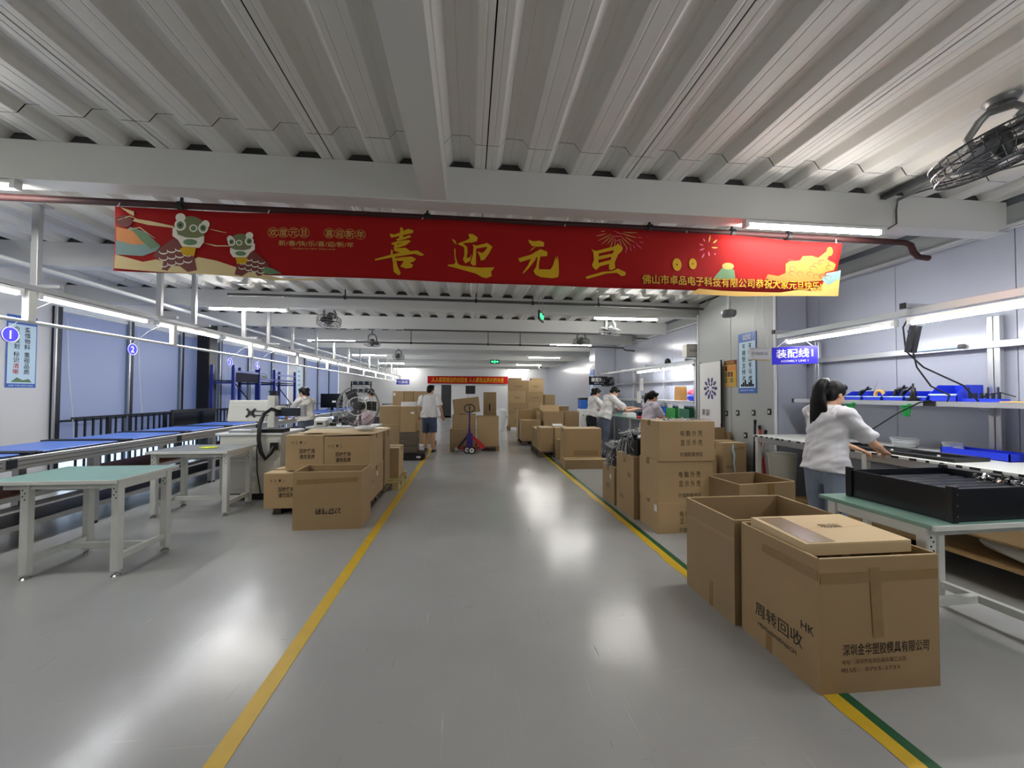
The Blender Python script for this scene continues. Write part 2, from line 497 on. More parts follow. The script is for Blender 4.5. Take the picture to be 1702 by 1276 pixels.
# windows: each bay has two dark posts shared with its neighbour, a tall pane, a roller blind and a clear strip under it
bays = [7.08, 8.46, 9.84, 11.26, 12.66, 14.07, 15.3]
bays2 = [16.7, 18.1, 19.5, 20.9]
wn = 0
for edges in (bays, bays2):
    for y0, y1 in zip(edges, edges[1:]):
        wn += 1
        b = MB(); b.box(XL - .03, XL + .05, y0 - .05, y0 + .05, .12, 2.86)
        w = struct(b.build('window_%d' % wn, 'steelpost'))
        MB().box(XL + .045, XL + .075, y0 - .075, y0 - .052, .12, 2.86).build('window_trim', 'alu', w)
        MB().box(XL - .02, XL - .012, y0 + .05, y1 - .05, .12, 2.86).build('pane', 'glass', w)
        MB().box(XL + .0, XL + .004, y0 + .052, y1 - .077, .5, 2.8).build('blind', 'blindcloth', w)
        MB().cyl((XL + .002, y0 + .052, .495), (XL + .002, y1 - .077, .495), .012, 8).build('blind_weight_bar', 'alu', w)
        MB().cyl((XL + .01, y0 + .052, 2.82), (XL + .01, y1 - .077, 2.82), .03, 10).build('blind_roller', 'lampwhite', w)
        MB().box(XL - .03, XL + .03, y0 + .05, y1 - .05, 1.0, 1.03).build('transom', 'steelpost', w)
b = MB(); b.rbox(-6.48, -6.2, 10.2, 10.5, 0, 3.24, .01)
struct(b.build('column_black', 'blackpaint'))
# pulled cords of the blinds
for i, y0 in enumerate((7.2, 8.6, 11.4)):
    o = MB().tube([(XL + .05, y0, 2.7), (XL + .07, y0 + .03, 1.8), (XL + .09, y0 + .1, 1.0), (XL + .1, y0 + .12, .6)], .006, 6).build('blind_cord', 'lampwhite')
    tag(o, '%s pale cord hanging beside the %s window blind' % (['thin', 'slanting', 'loose'][i], ['first', 'second', 'fourth'][i]), 'cord', 'blind cords')
# ---- block wall (clad column) carrying posters
blk = struct(MB().box(4.32, 4.79, 5.2, 7.08, 0, 3.2).build('wall_block', 'wallgrey'))
pm2 = share('wall_panel', MB().rbox(-.012, .008, .003, .937, 0, 3.0, .003), 'wallgrey')
for k in range(2): put('wall_panel', pm2, blk, (4.31, 5.2 + .94 * k, 0))
pm3 = share('wall_panel', MB().rbox(.003, .457, -.012, .008, 0, 3.0, .003), 'wallpanel')
put('wall_panel', pm3, blk, (4.325, 5.19, 0))
MB().box(4.285, 4.305, 5.165, 5.2, 0, 3.0).build('corner_trim', 'trimwhite', blk)
MB().box(4.285, 4.305, 7.07, 7.1, 0, 3.0).build('corner_trim', 'trimwhite', blk)
struct(MB().rbox(4.1, 4.795, 12.7, 13.3, 0, 3.2, .01).build('column_white', 'wallpanel'))
# far wall: dark doorway, white door leaf and skirting
d = struct(MB().box(-1.72, -1.12, YF - .03, YF - .006, 0, 2.0).build('door_1', 'blackpaint'))
d2 = struct(MB().box(-1.12, -.15, YF - .05, YF - .006, 0.04, 2.0).build('door_2', 'wallwhite'))
MB().box(-1.06, -.2, YF - .06, YF - .05, .15, 1.9).build('door_leaf', 'trimwhite', d2)
MB().box(-.34, -.22, YF - .08, YF - .06, 1.0, 1.03).build('door_handle', 'chrome', d2)
struct(MB().box(XL, XR, YF - .03, YF - .006, 0, .1).build('baseboard_far', 'wallgrey'))
# switch plates and sockets on the block wall
for i, (y, z) in enumerate(((6.26, 1.18), (5.98, 1.2), (5.62, 1.22), (5.3, 1.25), (5.8, .86))):
    o = thing('wall_socket', ['dark socket at the poster edge of the grey wall', 'dark socket below the yellow chart', 'dark socket with a pale plug below the blue poster', 'dark socket beside the wall corner', 'low dark socket near the leaning boards'][i], 'socket', (4.297, y, z), 0, 'sockets in the grey wall')
    MB().rbox(-.012, 0, -.035, .035, -.045, .045, .006).build('plate', 'blackplastic', o)
    MB().box(-.016, -.012, -.012, .012, -.02, .02).build('slot', 'paper', o)
# ================================================================== PIPES ON THE CEILING
def pipe_run(name, label, pts, m, r=.022, clamps=()):
    t = thing(name, label, 'pipe')
    MB().tube(pts, r, 10).build('pipe', m, t, True)
    for c in clamps:
        bb = MB(); bb.cyl((c[0] - .02, c[1], c[2]), (c[0] + .02, c[1], c[2]), r + .012, 10); bb.box(c[0] - .008, c[0] + .008, c[1] - .008, c[1] + .008, c[2], ZD - .002)
        bb.build('pipe_clamp', 'blackpaint', t)
    return t
pipe_run('sprinkler_pipe', 'dark red sprinkler pipe above the big red banner with an elbow at the wall',
         [(-4.6, 3.33, 2.95), (-2.0, 3.33, 2.955), (1.6, 3.33, 2.96), (4.1, 3.33, 2.95), (4.17, 3.33, 2.93), (4.2, 3.33, 2.86), (4.25, 3.33, 2.82), (4.36, 3.33, 2.81)], 'pipe', .026,
         [(-2.25, 3.33, 2.95), (-.36, 3.33, 2.957), (1.57, 3.33, 2.96), (2.35, 3.33, 2.957), (2.9, 3.33, 2.955)])
pipe_run('sprinkler_pipe', 'dark grey pipe crossing under the ceiling behind the big red banner',
         [(-3.95, 6.93, 3.1), (-1, 6.93, 3.11), (2.2, 6.93, 3.1), (4.3, 6.93, 3.08)], 'pipegrey', .024, [(-2.1, 6.93, 3.105), (.1, 6.93, 3.11), (1.1, 6.93, 3.1), (2.3, 6.93, 3.1)])
pipe_run('sprinkler_pipe', 'dark grey pipe ending in a wall elbow above the second assembly line',
         [(-4.2, 11.05, 2.86), (0, 11.05, 2.86), (3.8, 11.05, 2.84), (4.4, 11.05, 2.82), (4.46, 11.05, 2.76), (4.75, 11.05, 2.74)], 'pipegrey', .024, [(-1.6, 11.05, 2.86), (.5, 11.05, 2.86), (1.4, 11.05, 2.86)])
pipe_run('sprinkler_pipe', 'thin dark pipe under the ceiling with black wall bracket above the hanging lights',
         [(-1.5, 9.2, 2.93), (1.2, 9.2, 2.93), (3.9, 9.2, 2.92), (4.0, 9.2, 2.84), (4.3, 9.2, 2.83)], 'pipegrey', .02, [(3.2, 9.2, 2.925)])
pipe_run('conduit_pipe', 'long pale pipe running high above the conveyor lights', [(-4.75, 3.4, 2.86), (-4.75, 12, 2.84), (-4.75, 23.5, 2.84)], 'lampwhite', .03, [])
pipe_run('conduit_pipe', 'slim grey conduit bent over the wall end of the bench', [(4.72, 1.5, 2.97), (4.72, 3.5, 2.97), (4.72, 5.15, 2.97)], 'alu', .01, [])
# ================================================================== LIGHT FITTINGS
def tube_meshes(L, m):
    h = L / 2
    b = MB(); b.prism([(-.03, 0), (.03, 0), (.022, .03), (-.022, .03)], lambda a, c: (-h, a, c), lambda a, c: (h, a, c))
    body = share('lamp_body', b, 'lampwhite')
    b = MB(); b.tube([(-h + .02, 0, -.012), (h - .02, 0, -.014)], .021, 12)
    diff = share('tube', b, m)
    b = MB(); b.box(-h - .012, -h + .022, -.026, .026, -.03, .03); e0 = share('end_cap', b, 'lampwhite')
    b = MB(); b.box(h - .022, h + .012, -.026, .026, -.03, .03); e1 = share('end_cap', b, 'lampwhite')
    return body, diff, e0, e1
TM = {k: tube_meshes(L, k) for k, L in (('tube', 1.27), ('tube_rail', 1.22), ('tube_bench', 1.24))}
def lamp(kind, label, loc, rz, group, tilt=0):
    t = thing('tube_light', label, 'light', loc, rz, group)
    t.rotation_euler = (tilt, 0, rz)
    for n, me in zip(('lamp_body', 'tube', 'end_cap', 'end_cap'), TM[kind]): put(n, me, t)
    return t
rows = [-1.04, 3.08, 7.22, 11.36, 15.5, 19.64, 23.78]
names = ['nearest the hall entrance', 'on the beam in front of the banner', 'on the beam behind the banner', 'on the third lit beam', 'on the fourth lit beam', 'on the fifth lit beam', 'by the far wall']
for i, yl in enumerate(rows):
    for x, side in ((-3.78, 'window'), (2.93, 'wall')):
        if x > 0 and i == 5: pass
        lamp('tube', 'ceiling tube light %s, %s side' % (names[i], side), (x, yl, 2.93), 0, 'ceiling tube lights')
# feed cable of the near ceiling light
tag(MB().tube([(3.6, 3.05, 2.94), (3.66, 3.03, 2.98), (3.66, 3.03, 3.1), (3.68, 3.03, 3.2), (3.8, 2.9, 3.222), (4.3, 2.2, 3.222)], .007, 6).build('light_cable', 'pipegrey'), 'grey feed cable running up the beam from the ceiling tube light', 'cable')
# ---- light gantry over the conveyor
XG = -3.9
gt = thing('light_gantry', 'white and aluminium light gantry hanging over the conveyor line', 'gantry')
MB().box(XG - .03, XG + .03, 2.0, 23.0, 2.40, 2.44).build('rail', 'alu', gt)
MB().box(XG - .26, XG - .22, 2.0, 23.0, 2.44, 2.48).build('rail', 'alu', gt)
MB().cyl((XG, 2.0, 2.115), (XG, 23.0, 2.115), .017, 10).build('lower_rod', 'lampwhite', gt, True)
hg = share('hanger', MB().rbox(-.03, .03, -.025, .025, 0, .78, .004), 'alu')
hp = share('hanger_plate', MB().box(-.09, .09, -.05, .05, 0, .012), 'alu')
dr = share('dropper', MB().rbox(-.028, .028, -.035, .035, 0, .27, .004), 'whitepaint')
xb = share('cross_bracket', MB().box(-.32, .1, -.02, .02, 0, .03), 'alu')
for y in (4.12, 5.6, 6.25, 7.54, 8.42, 9.49, 10.9, 12.3, 13.7, 15.1, 16.5, 18, 19.5, 21, 22.5):
    put('hanger', hg, gt, (XG - .12, y, 2.47)); put('hanger_plate', hp, gt, (XG - .12, y, 3.225)); put('cross_bracket', xb, gt, (XG, y, 2.455))
for i, y in enumerate((3.95, 5.68, 7.55, 9.5, 11.4, 13.3, 15.2, 17.1, 19, 20.9, 22.8)):
    put('dropper', dr, gt, (XG, y, 2.12))
for i in range(14):
    lamp('tube_rail', 'tube light on the conveyor gantry, %s from the near end' % ORD[i], (XG, 2.6 + .66 + i * 1.37, 2.365), pi / 2, 'gantry tube lights')
# numbered round station signs
for i, (y, z) in enumerate(((4.2, 2.03), (5.56, 2.04), (7.64, 2.03), (8.56, 2.03), (11.6, 2.03), (13.0, 2.03))):
    if i > 3: continue
    t = thing('station_sign', 'round blue station sign hanging %s, numbered %d' % (['by the white wall poster', 'by the second window post', 'next to the blue rack post', 'above the blue rack'][i], i + 1), 'sign', (-4.3, y, z), 0, 'round station signs')
    MB().cyl((-.004, 0, 0), (.004, 0, 0), .075, 28).build('disc', 'signblue', t)
    text('numeral', str(i + 1), .11, 'white', t, (.0045, 0, 0), 'right', .004)
    rg = MB()
    rg.tube([(.005, .07 * cos(a * pi / 14), .07 * sin(a * pi / 14)) for a in range(28)], .0035, 5, True)
    rg.build('ring', 'white', t)
    MB().tube([(0, 0, .07), (.19, 0, .24), (.39, 0, .34)], .003, 5).build('string', 'white', t)
# ================================================================== RED BANNER
def wave(x, z):      # gentle sag and ripple of the cloth
    return 3.30 + .014 * sin(x * 2.1 + .6) + .008 * sin(x * 5.3 + z * 6)
BX0, BX1 = -2.71, 3.43
def btop(x): return 2.925 + .012 * sin(x * 1.2 + 1.0) - .012 * (x > 2.5) * (x - 2.5)
def bbot(x): return 2.432 - .014 * sin((x + 2.7) / 6.1 * pi) - .02 * max(0, sin(x * 1.4 - 1.2)) * .6
bn = thing('banner', 'long red cloth banner with gold brush characters hanging below the beam', 'banner')
b = MB(); n, m_ = 90, 8
for i in range(n + 1):
    for j in range(m_ + 1):
        x = BX0 + (BX1 - BX0) * i / n - .09 * (i / n > .985) * (1 - j / m_)
        z = bbot(x) + (btop(x) - bbot(x)) * j / m_
        b.v.append((x, wave(x, z), z))
b.f = [(i * (m_ + 1) + j, (i + 1) * (m_ + 1) + j, (i + 1) * (m_ + 1) + j + 1, i * (m_ + 1) + j + 1) for i in range(n) for j in range(m_)]
cl = b.build('cloth', 'banner_red', bn, True)
md = cl.modifiers.new('cloth', 'SOLIDIFY'); md.thickness = .002; md.offset = 1
def onb(o=.004): return lambda x, z: (x, wave(x, z) - o, z)
def art(name, m, polys, o=.004, par=None):
    b = MB()
    for p in polys: b.flat(p, lambda x, z: (x, 0, z))
    me = b.mesh(name)
    bm = bmesh.new(); bm.from_mesh(me)
    for _ in range(5):       # fine enough to follow the ripples of the cloth
        lg = [e for e in bm.edges if e.calc_length() > .06]
        if not lg: break
        bmesh.ops.subdivide_edges(bm, edges=lg, cuts=1); bmesh.ops.triangulate(bm, faces=[f for f in bm.faces if len(f.verts) > 3])
    for v in bm.verts: v.co.y = wave(v.co.x, v.co.z) - o
    bm.to_mesh(me); bm.free()
    return link(name, me, m, par or bn)
def ell(cx, cz, rx, rz, n=20, a0=0, rot=0):
    return [(cx + rx * cos(2 * pi * k / n) * cos(rot) - rz * sin(2 * pi * k / n) * sin(rot), cz + rx * cos(2 * pi * k / n) * sin(rot) + rz * sin(2 * pi * k / n) * cos(rot)) for k in range(n)]
def ribbon(pts, w):
    pts = [V((x, z, 0)) for x, z in pts]; L, R = [], []
    for i, p in enumerate(pts):
        d = (pts[min(i + 1, len(pts) - 1)] - pts[max(0, i - 1)]).normalized(); nn = V((-d.y, d.x, 0)); ww = w * (1 - .6 * abs(2 * i / (len(pts) - 1) - 1))
        L.append((p.x + nn.x * ww, p.y + nn.y * ww)); R.append((p.x - nn.x * ww, p.y - nn.y * ww))
    return L + R[::-1]
BRUSH=[[(-0.658, 2.793), (-0.619, 2.788), (-0.572, 2.809), (-0.513, 2.843), (-0.468, 2.833), (-0.471, 2.811), (-0.536, 2.792), (-0.643, 2.76)], [(-0.573, 2.855), (-0.552, 2.844), (-0.542, 2.801), (-0.56, 2.751), (-0.589, 2.744), (-0.575, 2.794)], [(-0.607, 2.752), (-0.554, 2.77), (-0.495, 2.791), (-0.483, 2.776), (-0.542, 2.752), (-0.595, 2.738)], [(-0.645, 2.714), (-0.595, 2.735), (-0.506, 2.751), (-0.487, 2.742), (-0.529, 2.704), (-0.594, 2.679), (-0.612, 2.688), (-0.589, 2.707), (-0.553, 2.724), (-0.633, 2.702)], [(-0.619, 2.718), (-0.595, 2.725), (-0.597, 2.652), (-0.621, 2.654)], [(-0.612, 2.648), (-0.594, 2.676), (-0.529, 2.685), (-0.49, 2.659), (-0.553, 2.641)], [(-0.767, 2.575), (-0.641, 2.619), (-0.553, 2.648), (-0.434, 2.668), (-0.379, 2.636), (-0.403, 2.623), (-0.457, 2.639), (-0.611, 2.602), (-0.653, 2.592), (-0.764, 2.563)], [(-0.644, 2.665), (-0.627, 2.651), (-0.629, 2.614), (-0.644, 2.619)], [(-0.638, 2.607), (-0.605, 2.596), (-0.59, 2.53), (-0.563, 2.47), (-0.58, 2.451), (-0.619, 2.48), (-0.626, 2.559)], [(-0.611, 2.59), (-0.552, 2.605), (-0.481, 2.614), (-0.445, 2.597), (-0.463, 2.572), (-0.492, 2.561), (-0.465, 2.544), (-0.48, 2.519), (-0.521, 2.511), (-0.569, 2.525), (-0.552, 2.556), (-0.54, 2.572), (-0.605, 2.572)], [(-0.154, 2.779), (-0.126, 2.762), (-0.114, 2.731), (-0.132, 2.74), (-0.151, 2.764)], [(-0.135, 2.699), (-0.126, 2.697), (-0.124, 2.635), (-0.107, 2.576), (-0.088, 2.562), (-0.137, 2.566), (-0.125, 2.585), (-0.134, 2.634)], [(-0.189, 2.561), (-0.113, 2.573), (-0.07, 2.559), (0.084, 2.547), (0.199, 2.554), (0.171, 2.515), (0.177, 2.481), (0.134, 2.461), (0.097, 2.469), (0.041, 2.498), (-0.07, 2.525), (-0.125, 2.539), (-0.186, 2.552)], [(-0.02, 2.823), (0.014, 2.825), (0.058, 2.798), (0.052, 2.767), (0.015, 2.753), (-0.065, 2.746), (-0.028, 2.713), (-0.025, 2.67), (-0.034, 2.626), (-0.009, 2.627), (0.009, 2.659), (-0.003, 2.602), (-0.042, 2.579), (-0.064, 2.612), (-0.052, 2.644), (-0.052, 2.7), (-0.062, 2.718), (-0.105, 2.732), (-0.096, 2.745), (-0.041, 2.766), (-0.01, 2.786)], [(0.015, 2.737), (0.052, 2.729), (0.138, 2.755), (0.183, 2.726), (0.151, 2.665), (0.115, 2.613), (0.084, 2.606), (0.077, 2.637), (0.055, 2.683), (0.096, 2.669), (0.126, 2.695), (0.139, 2.724), (0.046, 2.704), (0.044, 2.567), (0.019, 2.563), (-0.002, 2.584), (0.019, 2.653), (0.024, 2.716)], [(0.488, 2.804), (0.535, 2.793), (0.582, 2.802), (0.622, 2.79), (0.622, 2.754), (0.555, 2.747), (0.518, 2.752), (0.495, 2.778)], [(0.555, 2.747), (0.495, 2.702), (0.522, 2.736)], [(0.399, 2.635), (0.429, 2.649), (0.509, 2.676), (0.592, 2.729), (0.652, 2.708), (0.649, 2.671), (0.575, 2.662), (0.489, 2.632), (0.416, 2.606)], [(0.515, 2.649), (0.555, 2.661), (0.549, 2.637), (0.489, 2.556), (0.44, 2.507), (0.44, 2.521), (0.482, 2.582)], [(0.565, 2.665), (0.592, 2.666), (0.579, 2.612), (0.576, 2.552), (0.676, 2.556), (0.696, 2.583), (0.726, 2.675), (0.733, 2.638), (0.743, 2.679), (0.75, 2.606), (0.752, 2.532), (0.744, 2.492), (0.69, 2.48), (0.589, 2.486), (0.549, 2.505), (0.53, 2.534), (0.552, 2.571), (0.562, 2.618)], [(1.033, 2.745), (1.064, 2.729), (1.085, 2.73), (1.098, 2.707), (1.095, 2.619), (1.105, 2.592), (1.078, 2.564), (1.05, 2.584), (1.04, 2.607), (1.057, 2.651), (1.05, 2.719)], [(1.085, 2.73), (1.168, 2.754), (1.237, 2.771), (1.265, 2.796), (1.307, 2.76), (1.3, 2.733), (1.265, 2.7), (1.237, 2.631), (1.244, 2.584), (1.209, 2.566), (1.188, 2.575), (1.188, 2.609), (1.216, 2.705), (1.234, 2.74), (1.098, 2.707)], [(1.095, 2.683), (1.216, 2.709), (1.209, 2.681), (1.095, 2.653)], [(1.095, 2.626), (1.202, 2.654), (1.199, 2.623), (1.119, 2.6), (1.095, 2.592)], [(0.982, 2.497), (1.002, 2.511), (1.133, 2.55), (1.223, 2.56), (1.265, 2.582), (1.335, 2.55), (1.331, 2.523), (1.3, 2.515), (1.258, 2.544), (1.168, 2.537), (1.002, 2.488)]]
CREAM=[(-2.703, 2.44), (-2.701, 2.547), (-2.617, 2.527), (-2.508, 2.498), (-2.41, 2.52), (-2.244, 2.472), (-2.1, 2.545), (-1.965, 2.52), (-1.793, 2.465), (-1.585, 2.417), (-1.445, 2.394), (-1.066, 2.422), (-1.268, 2.388), (-1.503, 2.382), (-2.075, 2.415), (-2.408, 2.424)]
HILL=[(-2.701, 2.651), (-2.601, 2.764), (-2.491, 2.727), (-2.379, 2.624), (-2.411, 2.584), (-2.509, 2.543), (-2.701, 2.547)]
ORANGE=[(-2.702, 2.762), (-2.611, 2.743), (-2.524, 2.704), (-2.484, 2.637), (-2.576, 2.627), (-2.699, 2.657)]
RIB1=[(-2.565, 2.826), (-2.461, 2.813), (-2.284, 2.779), (-2.283, 2.764), (-2.471, 2.782), (-2.581, 2.807)]
RIB2=[(-2.075, 2.659), (-1.967, 2.642), (-1.865, 2.644), (-1.865, 2.637), (-1.978, 2.632)]
TAIL=[(-1.633, 2.496), (-1.551, 2.474), (-1.481, 2.437), (-1.574, 2.426), (-1.637, 2.434)]
CLOUD=[(2.848, 2.687), (2.899, 2.716), (3.0, 2.727), (3.029, 2.768), (3.116, 2.778), (3.189, 2.761), (3.263, 2.818), (3.322, 2.834), (3.276, 2.751), (3.364, 2.708), (3.348, 2.653), (3.26, 2.63), (3.215, 2.548), (3.069, 2.532), (2.782, 2.513), (2.641, 2.541), (2.662, 2.581), (2.768, 2.569), (2.84, 2.601)]
GREENHILL=[(2.133, 2.516), (2.209, 2.604), (2.251, 2.651), (2.306, 2.64), (2.34, 2.602), (2.353, 2.518)]
GOLDBAND=[(1.908, 2.38), (2.003, 2.428), (2.221, 2.419), (2.499, 2.418), (2.781, 2.42), (3.214, 2.494), (3.274, 2.603), (3.415, 2.656), (3.389, 2.412), (2.359, 2.374)]
PALE=[(3.215, 2.561), (3.274, 2.623), (3.415, 2.652), (3.409, 2.581), (3.287, 2.51)]
for i0, i1 in ((0, 10), (10, 15), (15, 20), (20, 25)): art('brush_character', 'gold', BRUSH[i0:i1], .006)
art('hill_print', 'artteal', [HILL], .003); art('hill_print', 'artorange', [ORANGE], .0035); art('ground_print', 'cream', [CREAM], .0042)
art('hill_print', 'artgreen', [[(-2.6, 2.76), (-2.49, 2.72), (-2.38, 2.62), (-2.45, 2.6), (-2.52, 2.66)]], .0045); art('tail_print', 'artgreen', [TAIL], .0045)
art('ribbon_print', 'cream', [RIB1, RIB2, [(-2.67, 2.91), (-2.57, 2.88), (-2.57, 2.845), (-2.6, 2.86)], ribbon([(-2.69, 2.81), (-2.6, 2.845), (-2.5, 2.8)], .004), ribbon([(-2.62, 2.74), (-2.53, 2.76), (-2.42, 2.68)], .004),
     ribbon([(-2.03, 2.77), (-1.96, 2.755), (-1.9, 2.745)], .003)], .0046)
art('disc_print', 'artbrown', [ell(-2.64, 2.805, .06, .045)], .0046)
def lion(cx, cz, s, mir):
    q = lambda pts: [(cx + mir * s * x, cz + s * z) for x, z in pts]
    def E(x, z, rx, rz): return ell(cx + mir * s * x, cz + s * z, rx * s, rz * s)
    art('lion_print', 'artbrown', [q([(-.25, -.16), (-.13, -.06), (.0, -.08), (.03, -.2), (.05, -.3), (-.02, -.315), (-.08, -.27), (-.14, -.27), (-.17, -.31), (-.21, -.3), (-.2, -.24), (-.27, -.2)])], .0050)
    art('lion_print', 'artolive', [E(0, .02, .11, .1)], .0055)
    arcs = []
    for i in range(4):
        for j in range(3):
            x0, z0 = -.23 + .06 * i, -.16 - .05 * j + .012 * i
            arcs.append(q(ribbon([(x0 + .032 * (1 - cos(pi * a / 7)), z0 - .02 * sin(pi * a / 7)) for a in range(8)], .0055)))
    art('lion_print', 'artwhite', arcs + [q([(-.13, .02), (-.11, .03), (-.09, -.03), (-.03, -.05), (.05, -.05), (.1, -.03), (.1, -.08), (.07, -.125), (0, -.135), (-.06, -.12), (-.09, -.07), (-.13, -.04)]),
        E(-.075, .105, .036, .034), E(.105, .06, .03, .034), E(-.075, .045, .042, .045), E(.09, .03, .036, .042), E(.02, .025, .03, .03)], .006)
    art('lion_print', 'artgreen', [E(-.075, .045, .026, .03), E(.09, .03, .022, .027), E(.02, .025, .02, .02), E(0, -.085, .052, .024)], .0065)
    art('lion_print', 'artdark', [E(-.075, .045, .011, .013), E(.09, .03, .01, .012)], .007)
    art('lion_print', 'gold', [q([(-.075, -.14), (-.04, -.12), (.045, -.125), (.03, -.195), (0, -.185), (-.02, -.2), (-.04, -.18), (-.055, -.185)])], .007)
lion(-2.16, 2.743, 1.0, 1)
lion(-1.79, 2.65, .78, -1)
# right end: gold clouds, coins, green hill, fireworks
art('cloud_print', 'artcloud', [CLOUD], .004)
sw = []
rr = random.Random(5)
for k in range(16):
    cx, cz = 2.9 + rr.random() * .42, 2.56 + rr.random() * .17
    sw.append(ribbon([(cx + .045 * cos(a * .7) * (1 - a * .08), cz + .03 * sin(a * .7) * (1 - a * .08)) for a in range(8)], .003))
art('cloud_print', 'artbrown', sw, .0048)
art('ground_print', 'goldpale', [GOLDBAND], .0036); art('ground_print', 'artteal', [PALE], .0044); art('hill_print', 'artgreen', [GREENHILL], .0044)
art('cloud_print', 'goldpale', [ell(2.28, 2.64, .055, .03)], .0046)
for cx, cz, rx in ((1.80, 2.634, .042), (1.95, 2.648, .036), (3.3, 2.823, .03)):
    art('coin_print', 'gold', [ell(cx, cz, rx, rx * 1.35)], .0046); art('coin_print', 'artbrown', [ell(cx, cz, rx * .22, rx * .3, 4)], .0052)
fw = []
for cx, cz, R0, R1, nn in ((1.25, 2.90, .05, .19, 26), (2.09, 2.8, .03, .11, 9), (1.36, 2.86, .06, .16, 18)):
    for k in range(nn):
        a = 2 * pi * k / nn; r0 = R0 + rr.random() * .05; r1 = R1 * (.7 + .3 * rr.random())
        p0, p1 = (cx + r0 * cos(a), cz + r0 * sin(a)), (cx + r1 * cos(a), cz + r1 * sin(a))
        if max(p0[1], p1[1]) < 2.91: fw.append(ribbon([p0, ((p0[0] + p1[0]) / 2, (p0[1] + p1[1]) / 2 - .002), p1], .0035 if nn > 10 else .008))
nb = len(fw)
for seg, mm in ((fw[:nb // 2], 'goldpale'), (fw[nb // 2:], 'pink')):
    fo = art('firework_print', mm, seg, .0045); fo['kind'] = 'stuff'
wp = lambda o: (lambda p: V((p.x, wave(p.x, p.z) - o, p.z)))
GRT = '欢度元旦喜迎新年'
rings = []
for k, ch in enumerate(GRT):
    x = -1.555 + .0795 * k + (.125 if k > 3 else 0) - (.0 if k < 4 else .01); z = 2.763 + .008 * k / 7
    text('lettering', ch, .062, 'goldpale', bn, (x, 0, z), 'front', .0012, warp=wp(.005))
    rings.append(ribbon([(x + .043 * cos(a * pi / 12), z + .041 * sin(a * pi / 12)) for a in range(25)], .0026))
bb = MB()
for k in range(8):
    x = -1.555 + .0795 * k + (.115 if k > 3 else 0); z = 2.763 + .008 * k / 7
    ring = [(x + .0415 * cos(a * pi / 14), z + .0405 * sin(a * pi / 14)) for a in range(28)]; rin = [(x + .0385 * cos(a * pi / 14), z + .0375 * sin(a * pi / 14)) for a in range(28)]
    f = onb(.005); vs = [V(f(*p)) for p in ring + rin]
    bb.add(vs, [(i, (i + 1) % 28, 28 + (i + 1) % 28, 28 + i) for i in range(28)])
bb.build('ring_print', 'goldpale', bn, fix=False)
text('lettering', '新/春/快/乐/喜/迎/新/年', .047, 'goldpale', bn, (-1.222, 0, 2.681), 'front', .0004, width=.58, warp=wp(.005))
text('lettering', 'CELEBRATE NEW YEAR LOVE', .014, 'goldpale', bn, (-1.245, 0, 2.641), 'front', 0, width=.34, warp=wp(.005))
text('lettering', '佛山市卓品电子科技有限公司恭祝大家元旦快乐!', .088, 'artbrown', bn, (2.345, 0, 2.494), 'front', .009, width=1.74, warp=wp(.0062))
text('lettering', '佛山市卓品电子科技有限公司恭祝大家元旦快乐!', .087, 'gold', bn, (2.345, 0, 2.494), 'front', .001, width=1.73, warp=wp(.0078))
for x in (-2.68, -1.6, -.4, .8, 1.9, 3.36):
    MB().tube([(x, 3.3, btop(x) - .005), (x + .01, 3.315, 2.96), (x, 3.33, 2.985), (x - .01, 3.345, 2.95)], .004, 5).build('tie', 'paper', bn)
# ---- far red banner
t = thing('banner', 'small red banner with gold lettering on the far wall', 'banner', (-.1, YF - .1, 2.3))
MB().box(-2.45, 2.45, -.004, .004, -.23, .23).build('cloth', 'banner_red', t)
text('lettering', '人人都是精益的创造者 人人都是品质的把关者', .34, 'gold', t, (0, -.006, 0), 'front', .004, width=4.4)
MB().box(-2.45, 2.45, -.004, .06, .23, .26).build('hanging_rail', 'alu', t)

# ================================================================== CONVEYOR
ZC = .9; CX0, CX1 = -5.1, -4.15
cv = thing('conveyor', 'long aluminium conveyor line with dark belt running along the windows', 'conveyor')
for k in range(10):
    y0 = 2.0 + k * 2.1
    MB().rbox(CX1 - .05, CX1, y0 + .004, y0 + 2.096, ZC - .13, ZC - .012, .008).build('side_rail', 'alu', cv)
    MB().rbox(CX0, CX0 + .05, y0 + .004, y0 + 2.096, ZC - .13, ZC - .012, .008).build('side_rail', 'alu', cv)
    MB().box(CX1, CX1 + .01, y0 + 2.06, y0 + 2.14, ZC - .11, ZC - .03).build('joint_plate', 'steelpost', cv)
    for gz in (ZC - .05, ZC - .09):
        MB().box(CX1, CX1 + .003, y0 + .02, y0 + 2.03, gz - .004, gz + .004).build('rail_groove', 'pipegrey', cv)
    for x in (CX0 + .08, CX1 - .12):
        MB().rbox(x - .04, x + .04, y0 + .9, y0 + .98, 0, ZC - .13, .005).build('leg', 'alu', cv)
        MB().cyl((x, y0 + .94, 0), (x, y0 + .94, .03), .05, 12).build('levelling_foot', 'rubber', cv)
    MB().rbox(CX0 + .06, CX1 - .06, y0 + .92, y0 + .96, .38, .43, .004).build('cross_brace', 'alu', cv)
    for z, m in ((.46, 'alu'), (.18, 'alu')):
        MB().box(CX1 - .15, CX1 - .1, y0 + .0, y0 + 2.1, z, z + .05).build('lower_rail', m, cv)
    MB().box(CX0 + .1, CX1 - .15, y0 + .0, y0 + 2.1, .5, .52).build('lower_tray', 'brownstuff', cv)
    MB().box(CX1 - .3, CX1 - .15, y0 + .0, y0 + 2.1, .34, .36).build('lower_tray', 'trimwhite', cv)
    MB().box(CX0 + .1, CX1 - .12, y0, y0 + 2.1, .2, .23).build('lower_tray', 'belt', cv)
